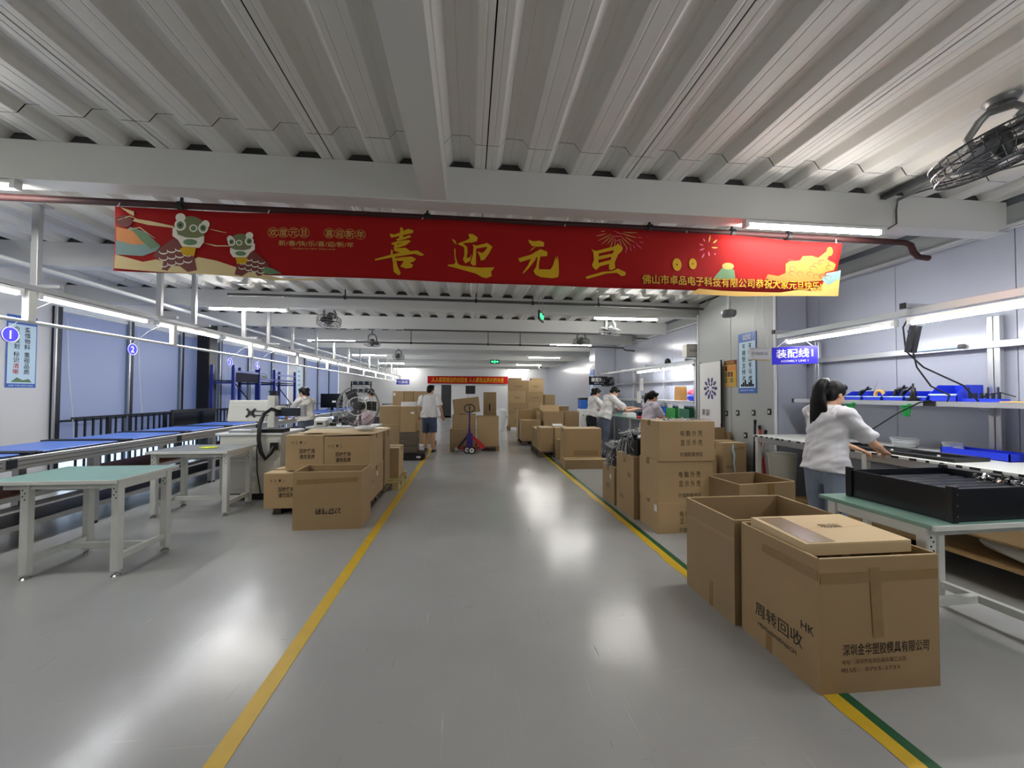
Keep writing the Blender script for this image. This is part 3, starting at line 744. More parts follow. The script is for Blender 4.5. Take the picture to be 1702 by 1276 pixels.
MB().box(CX0 + .03, CX1 - .03, 2.0, 23.0, ZC - .05, ZC - .008).build('belt', 'belt', cv)
# blue work plates on the belt
wpm = share('plate', MB().rbox(-.4, .4, -.45, .45, 0, .012, .01), 'blue_plate')
wpe = share('edge_bar', MB().rbox(-.46, .46, -.03, .03, 0, .022, .006), 'belt')
for k in range(17):
    y = 2.75 + k * 1.05
    t = thing('work_plate', 'blue work plate on the conveyor, %s from the near end' % ORD[k], 'plate', ((CX0 + CX1) / 2 + .0, y, ZC - .006), 0, 'blue conveyor work plates')
    put('plate', wpm, t); put('edge_bar', wpe, t, (0, -.49, 0)); put('edge_bar', wpe, t, (0, .49, 0))
# ================================================================== SMALL TABLES
def table(label, cx, cy, w, d, h, top_m, rz=0, inset=.05):
    t = thing('work_table', label, 'table', (cx, cy, 0), rz)
    MB().rbox(-w / 2, w / 2, -d / 2, d / 2, h - .025, h, .006).build('table_top', top_m, t)
    MB().rbox(-w / 2 - .004, w / 2 + .004, -d / 2 - .004, -d / 2 + .012, h - .03, h - .001, .003).build('edge_band', 'whitepaint', t)
    MB().rbox(w / 2 - .012, w / 2 + .004, -d / 2, d / 2 + .004, h - .03, h - .001, .003).build('edge_band', 'whitepaint', t)
    lx, ly = w / 2 - .05, d / 2 - .08
    for sx in (-1, 1):
        for sy in (-1, 1):
            x, y = (sx * lx if sx > 0 else -(w / 2 - inset)), sy * ly
            l = MB().rbox(x - .03, x + .03, y - .03, y + .03, .04, h - .03, .006).build('leg', 'whitepaint', t)
            bb = MB()
            for k in range(4): bb.cyl((x + (.008 if k % 2 else -.008), y - .0305, h - .08 - k * .025), (x + (.008 if k % 2 else -.008), y - .0315, h - .08 - k * .025), .006, 8)
            bb.build('bolt_holes', 'rubber', l)
            f = MB().cyl((x, y, .012), (x, y, .05), .012, 8)
            f.cyl((x, y, 0), (x, y, .014), .035, 14, .028); f.build('levelling_foot', 'chrome', l)
        lx_ = sx * lx if sx > 0 else -(w / 2 - inset)
        MB().rbox(lx_ - .02, lx_ + .02, -ly + .03, ly - .03, .12, .17, .004).build('side_rail', 'whitepaint', t)
        MB().rbox(lx_ - .02, lx_ + .02, -ly + .03, ly - .03, h - .09, h - .03, .004).build('side_rail', 'whitepaint', t)
    MB().rbox(-w / 2 + inset + .02, lx - .02, .03, .07, .12, .17, .004).build('foot_rail', 'whitepaint', t)
    MB().rbox(-lx + .03, lx - .03, -ly - .012, -ly + .02, h - .08, h - .03, .004).build('apron', 'whitepaint', t)
    return t
table('white work table with pale green top standing nearest the camera by the conveyor', -3.29, 3.86, .96, .68, .79, 'tablegreen', 0, .25)
table('white work table with grey top and a yellow cloth beside the machine', -3.34, 5.45, .9, .66, .79, 'tablegrey')
table('white work table carrying the black tray behind the big cartons', 2.97, 2.28, .94, .70, .79, 'tablegreen', radians(2))
b = MB()
for i in range(9):
    a = i * .7; b.ball((.05 * cos(a), .05 * sin(a), .006), (.06, .03, .008), 8, 5)
o = b.build('yellow_cloth', 'yellowcloth', None, True); o.location = (-3.28, 5.42, .792); tag(o, 'crumpled yellow cleaning cloth lying on the grey table', 'cloth')
# ---- black tray on the table
t = thing('parts_tray', 'large black metal parts tray full of black strips on the white table', 'tray', (3.06, 2.26, .79), radians(2))
w, d, h = .39, .29, .185
MB().box(-w, w, -d, d, 0, .008).build('tray_floor', 'blacktray', t)
for x0, x1, y0, y1 in ((-w, w, -d, -d + .008), (-w, w, d - .008, d), (-w, -w + .008, -d, d), (w - .008, w, -d, d)):
    MB().box(x0, x1, y0, y1, 0, h).build('tray_wall', 'blacktray', t)
for x in (-w, w):
    for y in (-d, d):
        MB().rbox(x - .02, x + .02, y - .02, y + .02, 0, h + .02, .006).build('corner_bracket', 'blacktray', t)
        for z in (.04, .1, .16): MB().cyl((x, y - .0205, z), (x, y - .024, z), .006, 8).build('screw', 'chrome', t)
for k in range(7):
    MB().rbox(-w + .03, w - .05, -d + .04 + k * .075, -d + .09 + k * .075, .1, .15, .01).build('metal_strip', 'blacktray', t)
b = MB(); rq = random.Random(4)
for k in range(40):
    c = V((.27 + rq.uniform(-.06, .08), -.1 + rq.uniform(-.1, .14), .165 + rq.uniform(0, .03))); M = Matrix.Translation(c) @ Euler((rq.random() * 3, rq.random() * 3, rq.random() * 3)).to_matrix().to_4x4()
    b.box(-.014, .014, -.005, .005, -.004, .004, M)
o = b.build('bracket_pile', 'chrome', t); o['kind'] = 'stuff'
# ================================================================== MARKING MACHINE BY THE CONVEYOR
t = thing('marking_machine', 'off-white machine cabinet with column and a raised display panel by the conveyor', 'machine', (-3.03, 6.24, 0))
MB().box(-.36, .36, -.3, .3, .0, .09).build('plinth', 'blackplastic', t)
bd = MB().rbox(-.4, .4, -.34, .34, .09, .9, .01).build('cabinet', 'machine', t)
MB().rbox(-.37, .0, -.352, -.34, .15, .55, .006).build('cabinet_door', 'machine', t)
MB().rbox(.01, .37, -.352, -.34, .15, .55, .006).build('cabinet_door', 'machine', t)
MB().rbox(-.38, .38, -.356, -.34, .6, .84, .006).build('front_panel', 'machine', t)
for z in (.3, .42): MB().cyl((.05, -.353, z), (.05, -.357, z), .04, 16).build('vent', 'alu', t)
MB().rbox(-.44, .44, -.38, .38, .9, .93, .008).build('worktop', 'trimwhite', t)
MB().rbox(.12, .42, -.36, -.1, .93, .985, .008).build('stage', 'blackplastic', t)
MB().rbox(-.3, .0, -.33, -.05, .93, .975, .008).build('work_fixture', 'alu', t)
cl_ = MB().rbox(.1, .2, -.1, .02, .93, 1.45, .006).build('column', 'machine', t)
MB().box(.198, .204, -.1, .02, .95, 1.4).build('column_slide', 'alu', cl_)
MB().lathe([(.05, 0), (.05, .05), (.06, .05), (.06, .07)], 20, Matrix.Translation((.15, -.04, 1.45))).build('crank_wheel', 'blackplastic', t)
hd = MB().rbox(.2, .55, -.1, .06, 1.15, 1.27, .01).build('marking_head', 'steelpost', t)
MB().rbox(.53, .6, -.08, .04, 1.14, 1.32, .01).build('lens_cover', 'alu', hd)
MB().rbox(.2, .3, -.11, .07, 1.24, 1.3, .02).build('head_bracket', 'machine', t)
MB().tube([(.26, -.13, 1.22), (.22, -.24, 1.26), (.18, -.36, 1.2), (.16, -.43, 1.05), (.16, -.445, .85), (.19, -.445, .68), (.25, -.445, .58), (.31, -.43, .66), (.33, -.38, .74)], .027, 10).build('cable_hose', 'blackplastic', t, True)
MB().rbox(.28, .38, -.4, -.355, .7, .8, .008).build('hose_socket', 'blackplastic', t)
MB().tube([(.12, -.37, .9), (.11, -.39, .7), (.12, -.39, .4), (.16, -.37, .1)], .008, 6).build('power_cable', 'blackplastic', t)
# raised display panel seen from its rear, with bracket
M = Matrix.Translation((-.18, -.05, 1.22)) @ Matrix.Rotation(radians(-10), 4, 'X')
dp = MB().rbox(-.27, .27, -.03, .03, -.15, .16, .012, M).build('display_panel', 'machine', t)
for k in range(2): MB().box(-.26, .26, -.033, -.03, .06 + k * .05, .064 + k * .05, M).build('panel_groove', 'alu', dp)
b = MB()
for a in (45, 135): b.box(-.085, .085, -.045, -.03, -.014, .014, M @ Matrix.Translation((.05, 0, -.03)) @ Matrix.Rotation(radians(a), 4, 'Y'))
b.rbox(.01, .09, -.055, -.03, -.06, 0, .008, M)
b.build('mount_bracket', 'blackplastic', dp)
for z in (-.005, -.065): MB().box(.08, .3, -.045, -.03, z - .006, z + .006, M).build('mount_arm', 'blackplastic', dp)
# ================================================================== BLUE RACK AND RAILING BEHIND THE CONVEYOR
t = thing('storage_rack', 'blue steel storage rack behind the conveyor with dark board on its shelf', 'rack')
up = share('upright', MB().rbox(-.035, .035, -.03, .03, 0, 2.15, .004), 'bluerack')
for y in (10.15, 11.3, 12.15, 13.5):
    put('upright', up, t, (-5.62, y, 0)); put('upright', up, t, (-6.1, y, 0))
    MB().rbox(-6.1, -5.62, y - .015, y + .015, 1.7, 1.74, .003).build('frame_brace', 'bluerack', t)
for y0, y1, z in ((10.15, 11.3, 1.97), (12.15, 13.5, 1.98), (11.3, 13.5, 1.82)):
    MB().rbox(-5.65, -5.6, y0, y1, z, z + .05, .004).build('shelf_beam', 'bluerack', t)
MB().box(-5.63, -5.61, 10.2, 11.27, 1.74, 2.0).build('shelf_board', 'navy', t)
MB().box(-6.1, -5.62, 10.18, 13.47, 1.76, 1.78).build('shelf_deck', 'navy', t)
MB().tube([(-5.62, 10.2, 1.72), (-5.62, 11.1, 1.1)], .014, 6).build('diagonal_brace', 'navy', t)
MB().tube([(-5.62, 12.2, 1.76), (-5.62, 13.4, 1.05)], .014, 6).build('diagonal_brace', 'navy', t)
b = MB()
for k in range(4):
    b.tube([(-5.8 + .1 * cos(a * .5 + k), 11.75 + .14 * cos(a * .5 + k), 1.9 + .06 * sin(a * .5) + .02 * k) for a in range(13)], .008, 5)
tag(b.build('cable_coil', 'artolive'), 'coil of cable lying on the blue storage rack', 'cable')
t = thing('railing', 'dark blue steel railing with vertical bars in front of the windows', 'railing')
XRL = -6.35
MB().rbox(XRL - .02, XRL + .02, 7.1, 15.2, 1.05, 1.08, .004).build('top_rail', 'steelpost', t)
MB().rbox(XRL - .015, XRL + .015, 7.1, 15.2, .12, .15, .004).build('bottom_rail', 'steelpost', t)
br = share('bar', MB().box(-.012, .012, -.012, .012, .15, 1.05), 'steelpost')
pw = share('post', MB().rbox(-.025, .025, -.035, .035, 0, 1.06, .004), 'steelpost')
k = 0; y = 7.18
while y < 15.2:
    if k % 9 == 4: put('post', pw, t, (XRL, y, 0))
    else: put('bar', br, t, (XRL, y, 0))
    y += .145; k += 1
t = thing('framed_board', 'dark framed glass board leaning against the black column', 'board', (-6.0, 9.45, 0))
MB().rbox(-.02, .02, -.72, .68, .5, 1.13, .01).build('frame', 'blackpaint', t)
MB().box(.02, .024, -.66, .62, .55, 1.07).build('glass_panel', 'screen', t)
for y in (-.5, .45): MB().rbox(-.03, .03, y - .03, y + .03, 0, .5, .004).build('leg', 'blackpaint', t)
# ================================================================== CARTONS
def carton(label, x0, x1, y0, y1, z0, z1, m='carton', rz=0, open_=False, prints=(), tape=True, sticker=None, group=None, flaps=None, top='carton_lit', name='carton', tilt=(0, 0), taper=0.0):
    cx, cy = (x0 + x1) / 2, (y0 + y1) / 2
    w, d, h = (x1 - x0) / 2, (y1 - y0) / 2, z1 - z0
    t = thing(name, label, 'carton', (cx, cy, z0), rz, group)
    if tilt != (0, 0): t.rotation_euler = (tilt[0], tilt[1], rz)
    k = .006
    if open_:
        b = MB()
        b.box(-w, w, -d, d, 0, k)
        b.box(-w, w, -d, -d + k, k, h); b.box(-w, w, d - k, d, k, h); b.box(-w, -w + k, -d + k, d - k, k, h); b.box(w - k, w, -d + k, d - k, k, h)
        b.build('body', m, t)
        b = MB()
        e = .0012
        b.box(-w - e, w + e, -d - e, -d + k + e, h - .004, h + e); b.box(-w - e, w + e, d - k - e, d + e, h - .004, h + e)
        b.box(-w - e, -w + k + e, -d, d, h - .004, h + e); b.box(w - k - e, w + e, -d, d, h - .004, h + e)
        b.build('rim', 'carton_lit', t)
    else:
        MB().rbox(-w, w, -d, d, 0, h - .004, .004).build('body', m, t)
        MB().rbox(-w + .001, w - .001, -d + .001, -.0015, h - .004, h, .0015).build('flap', top, t)  # top flaps default to the lit tone, paler than the sides
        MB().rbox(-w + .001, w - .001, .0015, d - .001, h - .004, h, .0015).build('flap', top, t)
        if tape:
            b = MB(); tw = min(.035, d * .4)
            b.box(-w - .001, w + .001, -tw, tw, h, h + .0012)
            b.box(-w - .0015, -w, -tw, tw, h * .86, h + .0012); b.box(w, w + .0015, -tw, tw, h * .86, h + .0012)
            b.build('tape', 'tape', t)
    for f in (flaps or ()):       # (side, length, angle): folded-out flap of an open carton
        side, ln, ang = f
        M = {'front': Matrix.Translation((0, -d, h)), 'back': Matrix.Translation((0, d, h)) @ Matrix.Rotation(pi, 4, 'Z'),
             'left': Matrix.Translation((-w, 0, h)) @ Matrix.Rotation(-pi / 2, 4, 'Z'), 'right': Matrix.Translation((w, 0, h)) @ Matrix.Rotation(pi / 2, 4, 'Z')}[side] @ Matrix.Rotation(ang, 4, 'X')
        ww = w if side in ('front', 'back') else d
        MB().rbox(-ww, ww, -ln, 0, -.005, 0, .002, M).build('flap', m, t)
    for p in prints:
        face, body, size, u, v = p[:5]
        kw = p[5] if len(p) > 5 else {}
        at = {'front': (u, -d - .0015, v), 'left': (-w - .0015, u, v), 'right': (w + .0015, u, v), 'top': (u, v, h + .0015)}[face]
        text('print', body, size, kw.pop('m', 'ink'), t, at, face, **kw)
    if sticker:
        face, u, v, sw_, sh_ = sticker
        if face == 'front': MB().box(u - sw_, u + sw_, -d - .002, -d, v - sh_, v + sh_).build('label_sticker', 'paper', t)
        elif face == 'left': MB().box(-w - .002, -w, u - sw_, u + sw_, v - sh_, v + sh_).build('label_sticker', 'paper', t)
        else: MB().box(w, w + .002, u - sw_, u + sw_, v - sh_, v + sh_).build('label_sticker', 'paper', t)
    return t
def pallet(label, x0, x1, y0, y1, m='wood', h=.12):
    cx, cy = (x0 + x1) / 2, (y0 + y1) / 2; w, d = (x1 - x0) / 2, (y1 - y0) / 2
    t = thing('pallet', label, 'pallet', (cx, cy, 0))
    for x in (-w + .05, 0, w - .05):
        for y in (-d + .06, 0, d - .06): MB().box(x - .045, x + .045, y - .055, y + .055, .018, h - .02).build('block', m, t)
        MB().box(x - .05, x + .05, -d, d, 0, .018).build('skid_board', m, t)
    n = max(4, int(2 * d / .15))
    for i in range(n):
        y = -d + .05 + (2 * d - .1) * i / (n - 1)
        MB().box(-w, w, y - .045, y + .045, h - .02, h).build('deck_board', m, t)
    return t
def tape_strip(t, name='tape'): pass
# --- near cartons by the aisle line
t = carton('big open carton nearest the camera printed with recycling characters', 1.75, 2.43, 1.84, 2.415, 0, .675, 'carton', open_=True, prints=(
    ('left', '周转回收', .088, -.01, .20, dict(bold=.001)), ('left', 'MEAS:68X58X66CM', .034, .0, .115, {}), ('left', 'HK', .062, -.215, .29, dict(bold=.001)),
    ('front', '深圳金华塑胶模具有限公司', .062, .03, .215, dict(bold=.001, width=.49)), ('front', '地址：深圳市宝安区福永镇工业园', .026, -.04, .155, dict(width=.36, m='ink_soft')), ('front', '电话：0755-2733', .026, -.06, .115, dict(width=.33, m='ink_soft'))))
MB().box(-.335, .335, -.2905, -.289, .55, .6).build('tape', 'tape', t); MB().box(-.342, -.340, -.28, .1, .56, .61).build('tape', 'tape', t)
MB().box(-.03, .03, -.2912, -.2895, .27, .62, Matrix.Rotation(radians(-3), 4, 'Y')).build('tape', 'tape', t)
MB().box(-.3405, -.339, .03, .08, 0, .1).build('tape', 'tape', t)
t = carton('flat pale carton lid resting inside the nearest big carton', 1.775, 2.385, 1.93, 2.36, .655, .72, 'carton_lit', rz=radians(-2.0), tape=False)
t.rotation_euler = (radians(1.2), radians(-.8), radians(-1.5))
MB().box(-.27, -.12, -.2, .19, .0655, .0665).build('tape', 'tape', t)
text('print', '易碎', .07, 'ink_soft', t, (.05, .02, .0668), 'top')
for sx, sy in ((-.25, -.15), (.25, -.15), (-.25, .15), (.25, .15)): MB().box(sx - .03, sx + .03, sy - .03, sy + .03, -.64, 0).build('corner_support', 'carton_in', t)
t = carton('empty open carton standing behind the nearest big carton', 1.72, 2.5, 2.44, 3.01, 0, .68, 'carton_b', open_=True)
MB().box(-.392, -.3895, -.05, -.01, 0, .17).build('tape', 'tape', t)
MB().box(-.3915, -.3895, -.28, .28, .53, .55).build('tape', 'carton', t)
t = carton('low open carton with tape between the stacked cartons and the woman', 2.62, 3.3, 3.72, 4.22, 0, .61, 'carton_b', rz=radians(7), open_=True)
MB().box(.0, .08, -.2525, -.249, .2, .6).build('tape', 'tape', t)
# --- stack of three cartons with computer case prints
PR = [('front', '电 脑 外 壳', .07, .05, .30, dict(width=.25)), ('front', '显 示 外 壳', .07, .05, .20, dict(width=.25)), ('front', '价值配套供应', .05, .05, .075, dict(width=.26))]
carton('bottom carton of the tall printed stack beside the green line', 2.02, 2.66, 4.1, 4.56, 0, .33, 'carton_c', prints=[(p[0], p[1], p[2], p[3], p[4] * .75 - .02, dict(p[5])) for p in PR], sticker=('left', -.17, .26, .03, .035))
carton('middle carton of the tall printed stack beside the green line', 2.01, 2.65, 4.1, 4.55, .33, .775, 'carton_c', prints=PR)
carton('top carton of the tall printed stack with small parts lying on it', 2.02, 2.66, 4.08, 4.54, .775, 1.205, 'carton_c', prints=PR)
carton('tall carton behind the printed stack under the black bracket bundle', 1.96, 2.5, 4.6, 5.16, 0, .74, 'carton', prints=(('left', '易碎', .06, -.15, .5, {}), ('left', '小心', .07, .1, .2, {})))
carton('carton with a white sticker at the end of the printed row', 1.94, 2.4, 5.19, 5.66, 0, .5, 'carton_b', sticker=('left', -.1, .36, .02, .03), prints=(('left', '电机', .08, 0, .22, {}),))
pallet('dark pallet strip under the printed cartons', 1.93, 2.0, 4.6, 5.66, 'greendark', .05) if False else None
# parts on the top carton
for i, (x, y) in enumerate(((2.2, 4.22), (2.26, 4.3), (2.42, 4.25), (2.48, 4.3))):
    t = thing('metal_bracket', ['long bent bracket', 'short bent bracket', 'tipped bracket', 'small bracket'][i] + ' lying on the top printed carton', 'bracket', (x, y, 1.206), i * .8, 'loose brackets on the carton')
    b = MB(); b.box(-.07, .07, -.012, .012, 0, .004); b.box(.066, .07, -.012, .012, 0, .03); b.box(-.07, -.03, .008, .012, 0, .025); b.build('plate', 'alu', t)
    MB().cyl((-.04, 0, .004), (-.04, 0, .012), .009, 8).build('bolt', 'steelpost', t)
# black bracket bundles on cartons
def bundle(label, x, y, z, sx, sy, sz, seed, wires):
    t = thing('bracket_bundle', label, 'bundle', (x, y, z))
    r = random.Random(seed)
    for k in range(int(22)):
        c = V((r.uniform(-sx, sx), r.uniform(-sy, sy), r.uniform(.03, sz)))
        M = Matrix.Translation(c) @ Euler((r.uniform(-.5, .5), r.uniform(-.5, .5), r.uniform(0, 3))).to_matrix().to_4x4()
        MB().box(-.13, .13, -.03, .03, -.004, .004, M).add([], []).build('black_plate', 'blackplastic', t)
    MB().rbox(-sx, sx, -sy, sy, 0, sz * .8, .03).build('black_core', 'blackplastic', t)
    b = MB()
    for k in range(wires):
        a = r.uniform(0, 2 * pi); p0 = V((-sx - .02, r.uniform(-sy, sy), sz * r.uniform(.3, 1.0)))
        pts = [V((r.uniform(-sx, sx), r.uniform(-sy, sy), sz + r.uniform(0, .04))), V((-sx * .6, r.uniform(-sy, sy), sz + r.uniform(0, .03))), p0, p0 + V((-.03, r.uniform(-.04, .04), -.12 * r.random() - .05)), p0 + V((.0, r.uniform(-.06, .06), -.22 * r.random() - .08))]
        b.tube(pts, .0035, 4)
    o = b.build('wire_tangle', 'alu', t); o['kind'] = 'stuff'
    b = MB()
    for k in range(30):
        b.ball((-sx - r.uniform(-.1, .035), r.uniform(-sy, sy), sz * r.uniform(-.1, 1.1)), .008, 6, 4)
    o = b.build('plug_ends', 'trimwhite', t); o['kind'] = 'stuff'
bundle('heap of black brackets with pale cable ends on the tall carton', 2.2, 4.88, .745, .2, .24, .26, 1, 13)
bundle('second heap of black brackets hanging over the stickered carton', 2.14, 5.43, .505, .17, .2, .3, 2, 10)
carton('dark open crate of parts on the printed row beyond the bracket heaps', 2.5, 2.98, 5.2, 5.8, 0, .98, 'carton_dark', open_=True)
# --- cartons against the block wall
carton('carton with blue ribbon handle against the grey wall', 3.82, 4.2, 5.66, 6.1, .0, .76, 'carton_c', prints=(('front', 'KG', .07, -.08, .4, {}), ('front', '小心 轻放', .05, .06, .68, dict(m='ink_soft'))), flaps=())
carton('smaller carton beside the ribbon carton at the grey wall', 3.5, 3.78, 5.75, 6.2, 0, .58, 'carton')
t = thing('carton_sheet', 'bent cardboard sheet standing behind the ribbon carton', 'cardboard', (4.12, 6.2, 0))
b = MB(); b.box(-.3, .1, 0, .006, .0, .95); b.box(.1, .14, -.1, .006, 0, .88); b.build('sheet', 'carton_b', t)
t = thing('ribbon_strap', 'pale blue strap hanging down the front of the ribbon carton', 'strap', (3.98, 5.655, .76))
MB().tube([(0, 0, -.02), (-.02, -.012, -.1), (.01, -.014, -.18), (.0, -.012, -.3), (.03, -.012, -.5)], [.012, .02, .018, .012, .006], 8).build('strap', 'posterpale', t, True)
for i, (x, y, h, a, m) in enumerate(((4.2, 5.5, 1.02, 14, 'alu'), (4.24, 5.56, 1.12, 2, 'steelpost'), (4.25, 5.3, 1.05, -8, 'redplastic'))):
    o = MB().box(-.012, .012, -.012, .012, 0, h, Matrix.Rotation(radians(a), 4, 'X')).build('leaning_bar', m)
    MB().box(-.014, .014, -.014, .014, h - .06, h, Matrix.Rotation(radians(a), 4, 'X')).build('bar_end', 'rubber', o)
    o.location = (x, y, .002); tag(o, ['slanting metal bar leaning by the grey wall', 'upright dark bar leaning by the grey wall', 'short red bar leaning by the bench end'][i], 'bar', 'bars leaning at the wall')
t = thing('waste_bin', 'white round plastic bin standing under the end of the bench', 'bin', (4.08, 4.82, 0))
MB().lathe([(.125, .0), (.15, .5), (.165, .72), (.17, .735), (.155, .735), (.14, .5), (.115, .02)], 28).build('bin_body', 'machine', t, True)
MB().lathe([(.172, .70), (.176, .715), (.172, .735)], 28).build('bin_rim', 'machine', t, True)
# --- cartons on the far side of the aisle, beside the yellow line
t = carton('open carton with upside-down print at the yellow aisle line', -1.905, -1.185, 4.57, 5.0, 0, .632, 'carton', open_=True, prints=(('front', '27周转箱', .074, .01, .2, dict(flip=True, width=.27, bold=.004)),))
MB().box(-.3, .34, -.2185, -.215, .505, .555, Matrix.Rotation(radians(-2), 4, 'Y')).build('tape', 'tape', t)
pallet('wooden pallet under the recycled cartons', -2.4, -1.25, 5.2, 6.2, 'carton_dark', .09)
SYM = lambda u, v: [('front', '↑ ☂ ▼ ♲', .05, u, v, dict(width=.17)), ('front', '回收使用', .06, u + .1, v - .1, dict(width=.18, bold=.003)), ('front', '请勿丢弃', .06, u + .1, v - .17, dict(width=.18, bold=.003))]
carton('lower recycled carton at the machine end of the pallet', -2.47, -1.83, 5.12, 5.6, .09, .515, 'carton_c', prints=SYM(-.16, .33))
carton('upper recycled carton at the machine end of the pallet', -2.26, -1.81, 5.2, 5.65, .53, .965, 'carton_c', prints=SYM(-.07, .34))
carton('lower recycled carton at the aisle end of the pallet', -1.81, -1.26, 5.2, 6.05, .09, .505, 'carton', prints=(('right', '小心', .08, -.2, .25, {}),), sticker=('right', 0.05, .3, .03, .03))
carton('upper recycled carton at the aisle end with sheets on top', -1.805, -1.26, 5.2, 6.0, .505, .945, 'carton_c', prints=SYM(-.14, .32))
carton('carton behind the recycled cartons beside the fan', -1.6, -1.27, 6.22, 6.6, .09, .95, 'carton_b')
pallet('pale wooden pallet at the aisle line beyond the recycled cartons', -1.6, -1.08, 6.3, 7.2, 'woodpale', .12)
carton('slim carton standing on the pale pallet', -1.5, -1.14, 6.66, 7.1, .12, .6, 'carton_c')
t = thing('cardboard_sheet', 'loose pale cardboard sheets lying across the recycled cartons', 'cardboard', (-1.6, 5.6, .965))
for k, (a, dx, dy, w, d) in enumerate(((3, .02, -.05, .36, .34), (-5, .1, .05, .33, .4), (9, -.25, .0, .3, .3))):
    MB().box(-w, w, -d, d, 0, .005, Matrix.Translation((dx, dy, .008 * k)) @ Matrix.Rotation(radians(a), 4, 'Z') @ Matrix.Rotation(radians(1.2 * (k - 1)), 4, 'Y')).build('sheet', 'carton_lit', t)
t = thing('paper_bag', 'white flat plastic bag lying on the cardboard sheets', 'bag', (-1.42, 5.62, .99), .3)
b = MB(); b.ball((0, 0, .03), (.13, .09, .032), 16, 8); b.rbox(-.12, .12, -.085, .085, .005, .04, .02); b.build('bag', 'paper', t, True)
text('print', '气泡', .04, 'posterblue', t, (0, 0, .064), 'top')
# --- further cartons beyond the fan
carton('brown carton beside the tall white topped carton', -2.0, -1.56, 9.2, 9.65, .78, 1.2, 'carton_b')
carton('brown carton under the one beside the white topped carton', -2.0, -1.56, 9.2, 9.65, .36, .78, 'carton_b')
carton('floor carton under two brown cartons beyond the fan', -2.0, -1.56, 9.2, 9.65, 0, .36, 'carton')
carton('tall narrow carton with white sheet on top', -1.54, -1.2, 9.1, 9.5, .62, 1.19, 'carton', sticker=('front', .1, .43, .04, .02))
t = thing('paper_bundle', 'white paper bundle on the tall narrow carton', 'paper', (-1.37, 9.3, 1.191))
MB().rbox(-.16, .16, -.17, .17, 0, .1, .02).build('bundle', 'paper', t)
for k in range(3):
    carton('dark flattened carton stacked under the tall narrow carton, %s from the floor' % ORD[k], -1.55, -1.17, 9.08, 9.55, .16 + .153 * k, .31 + .153 * k, 'carton_dark', top='carton_dark', group='dark stacked cartons')
t = thing('dolly', 'low black dolly with white tag beside the yellow line', 'dolly', (-1.24, 9.26, 0))
MB().rbox(-.42, .27, -.28, .3, .04, .155, .02).build('deck', 'blackplastic', t)
for sx in (-.35, .2):
    for sy in (-.2, .22): MB().cyl((sx - .015, sy, .03), (sx + .015, sy, .03), .03, 12).build('caster', 'rubber', t)
MB().box(.08, .17, -.283, -.28, .06, .1).build('tag', 'paper', t)
YR = 11.2
for i, (x0, x1, z0, z1, m, lab) in enumerate(((-2.1, -1.81, 1.13, 1.545, 'carton_c', 'topmost narrow carton of the wall beyond the dolly'), (-1.8, -1.54, 1.13, 1.545, 'carton', 'topmost middle carton of the wall beyond the dolly'), (-1.53, -1.06, 1.13, 1.545, 'carton_c', 'topmost wide carton beside the walking man'),
        (-1.5, -1.04, .72, 1.13, 'carton', 'stickered carton at the hand of the walking man'), (-1.5, -1.0, .12, .72, 'carton_c', 'lowest carton behind the walking man'), (-2.1, -1.53, .12, .72, 'carton', 'lowest carton of the wall beyond the dolly'), (-2.1, -1.53, .72, 1.13, 'carton_b', 'second carton up in the wall beyond the dolly'))):
    carton(lab, x0, x1, YR, YR + .5, z0, z1, m, sticker=('front', -.13, .3, .035, .05) if i == 3 else (('front', -.1, .33, .03, .04) if i == 0 else None))
pallet('wooden pallet under the carton wall beyond the dolly', -2.12, -.95, 11.1, 11.8, 'wood', .12)
# --- pallet jack load
pallet('wooden pallet on the pallet jack', -.5, .78, 10.3, 11.3, 'wood', .13)
YJ = 10.35
carton('lower wide carton on the pallet jack load', -.5, .17, YJ, YJ + .6, .13, .58, 'carton_b')
carton('second wide carton on the pallet jack load', -.44, .16, YJ + .02, YJ + .6, .58, .94, 'carton', sticker=None)
carton('tall open-topped carton on the pallet jack load', .2, .76, YJ, YJ + .55, .13, .89, 'carton_c', open_=True)
t = carton('tilted carton sliding on top of the pallet jack load', -.4, .28, YJ + .02, YJ + .55, .975, 1.37, 'carton_b', tilt=(0, radians(-7)))
carton('upright slotted carton behind the pallet jack load', .4, .76, YJ + 1.0, YJ + 1.36, .6, 1.53, 'carton_b')
carton('lower carton under the slotted carton behind the jack load', .36, .78, YJ + .98, YJ + 1.4, .0, .6, 'carton_dark')
o = MB().box(.02, .06, -.005, 0, 0, .2).build('black_slot', 'blackplastic'); o.location = (.53, YJ + .998, 1.0); tag(o, 'black slot strip on the upright carton behind the jack load', 'strip')
t = thing('pallet_jack', 'purple pallet jack with looped handle in front of the loaded pallet', 'pallet jack', (0.0, 9.9, 0))
for x in (-.05, .06):
    yw = -.04 if x > 0 else .05
    MB().cyl((x, yw - .022, .09), (x + .006, yw + .022, .09), .09, 24).build('wheel', 'blackplastic', t)
    MB().cyl((x, yw - .025, .09), (x + .006, yw + .025, .09), .06, 20).build('wheel_hub', 'sole', t)
    MB().cyl((x, yw - .03, .09), (x + .006, yw + .03, .09), .018, 12).build('axle_cap', 'steelpost', t)
MB().rbox(-.07, .08, -.02, .1, .16, .5, .02).build('pump_body', 'purple', t)
MB().cyl((0.0, .04, .5), (0.0, -.01, .62), .03, 10).build('pump_neck', 'purple', t)
MB().tube([(0, -.01, .6), (0, -.03, .95), (0, -.035, 1.02)], .02, 8).build('handle_shaft', 'purple', t)
MB().tube([(.125 * sin(a * pi / 12), -.04, 1.12 - .1 * cos(a * pi / 12)) for a in range(24)], .014, 8, True).build('handle_loop', 'blackplastic', t, True)
MB().box(-.012, .012, -.05, -.03, 1.02, 1.2).build('release_lever', 'blackplastic', t)
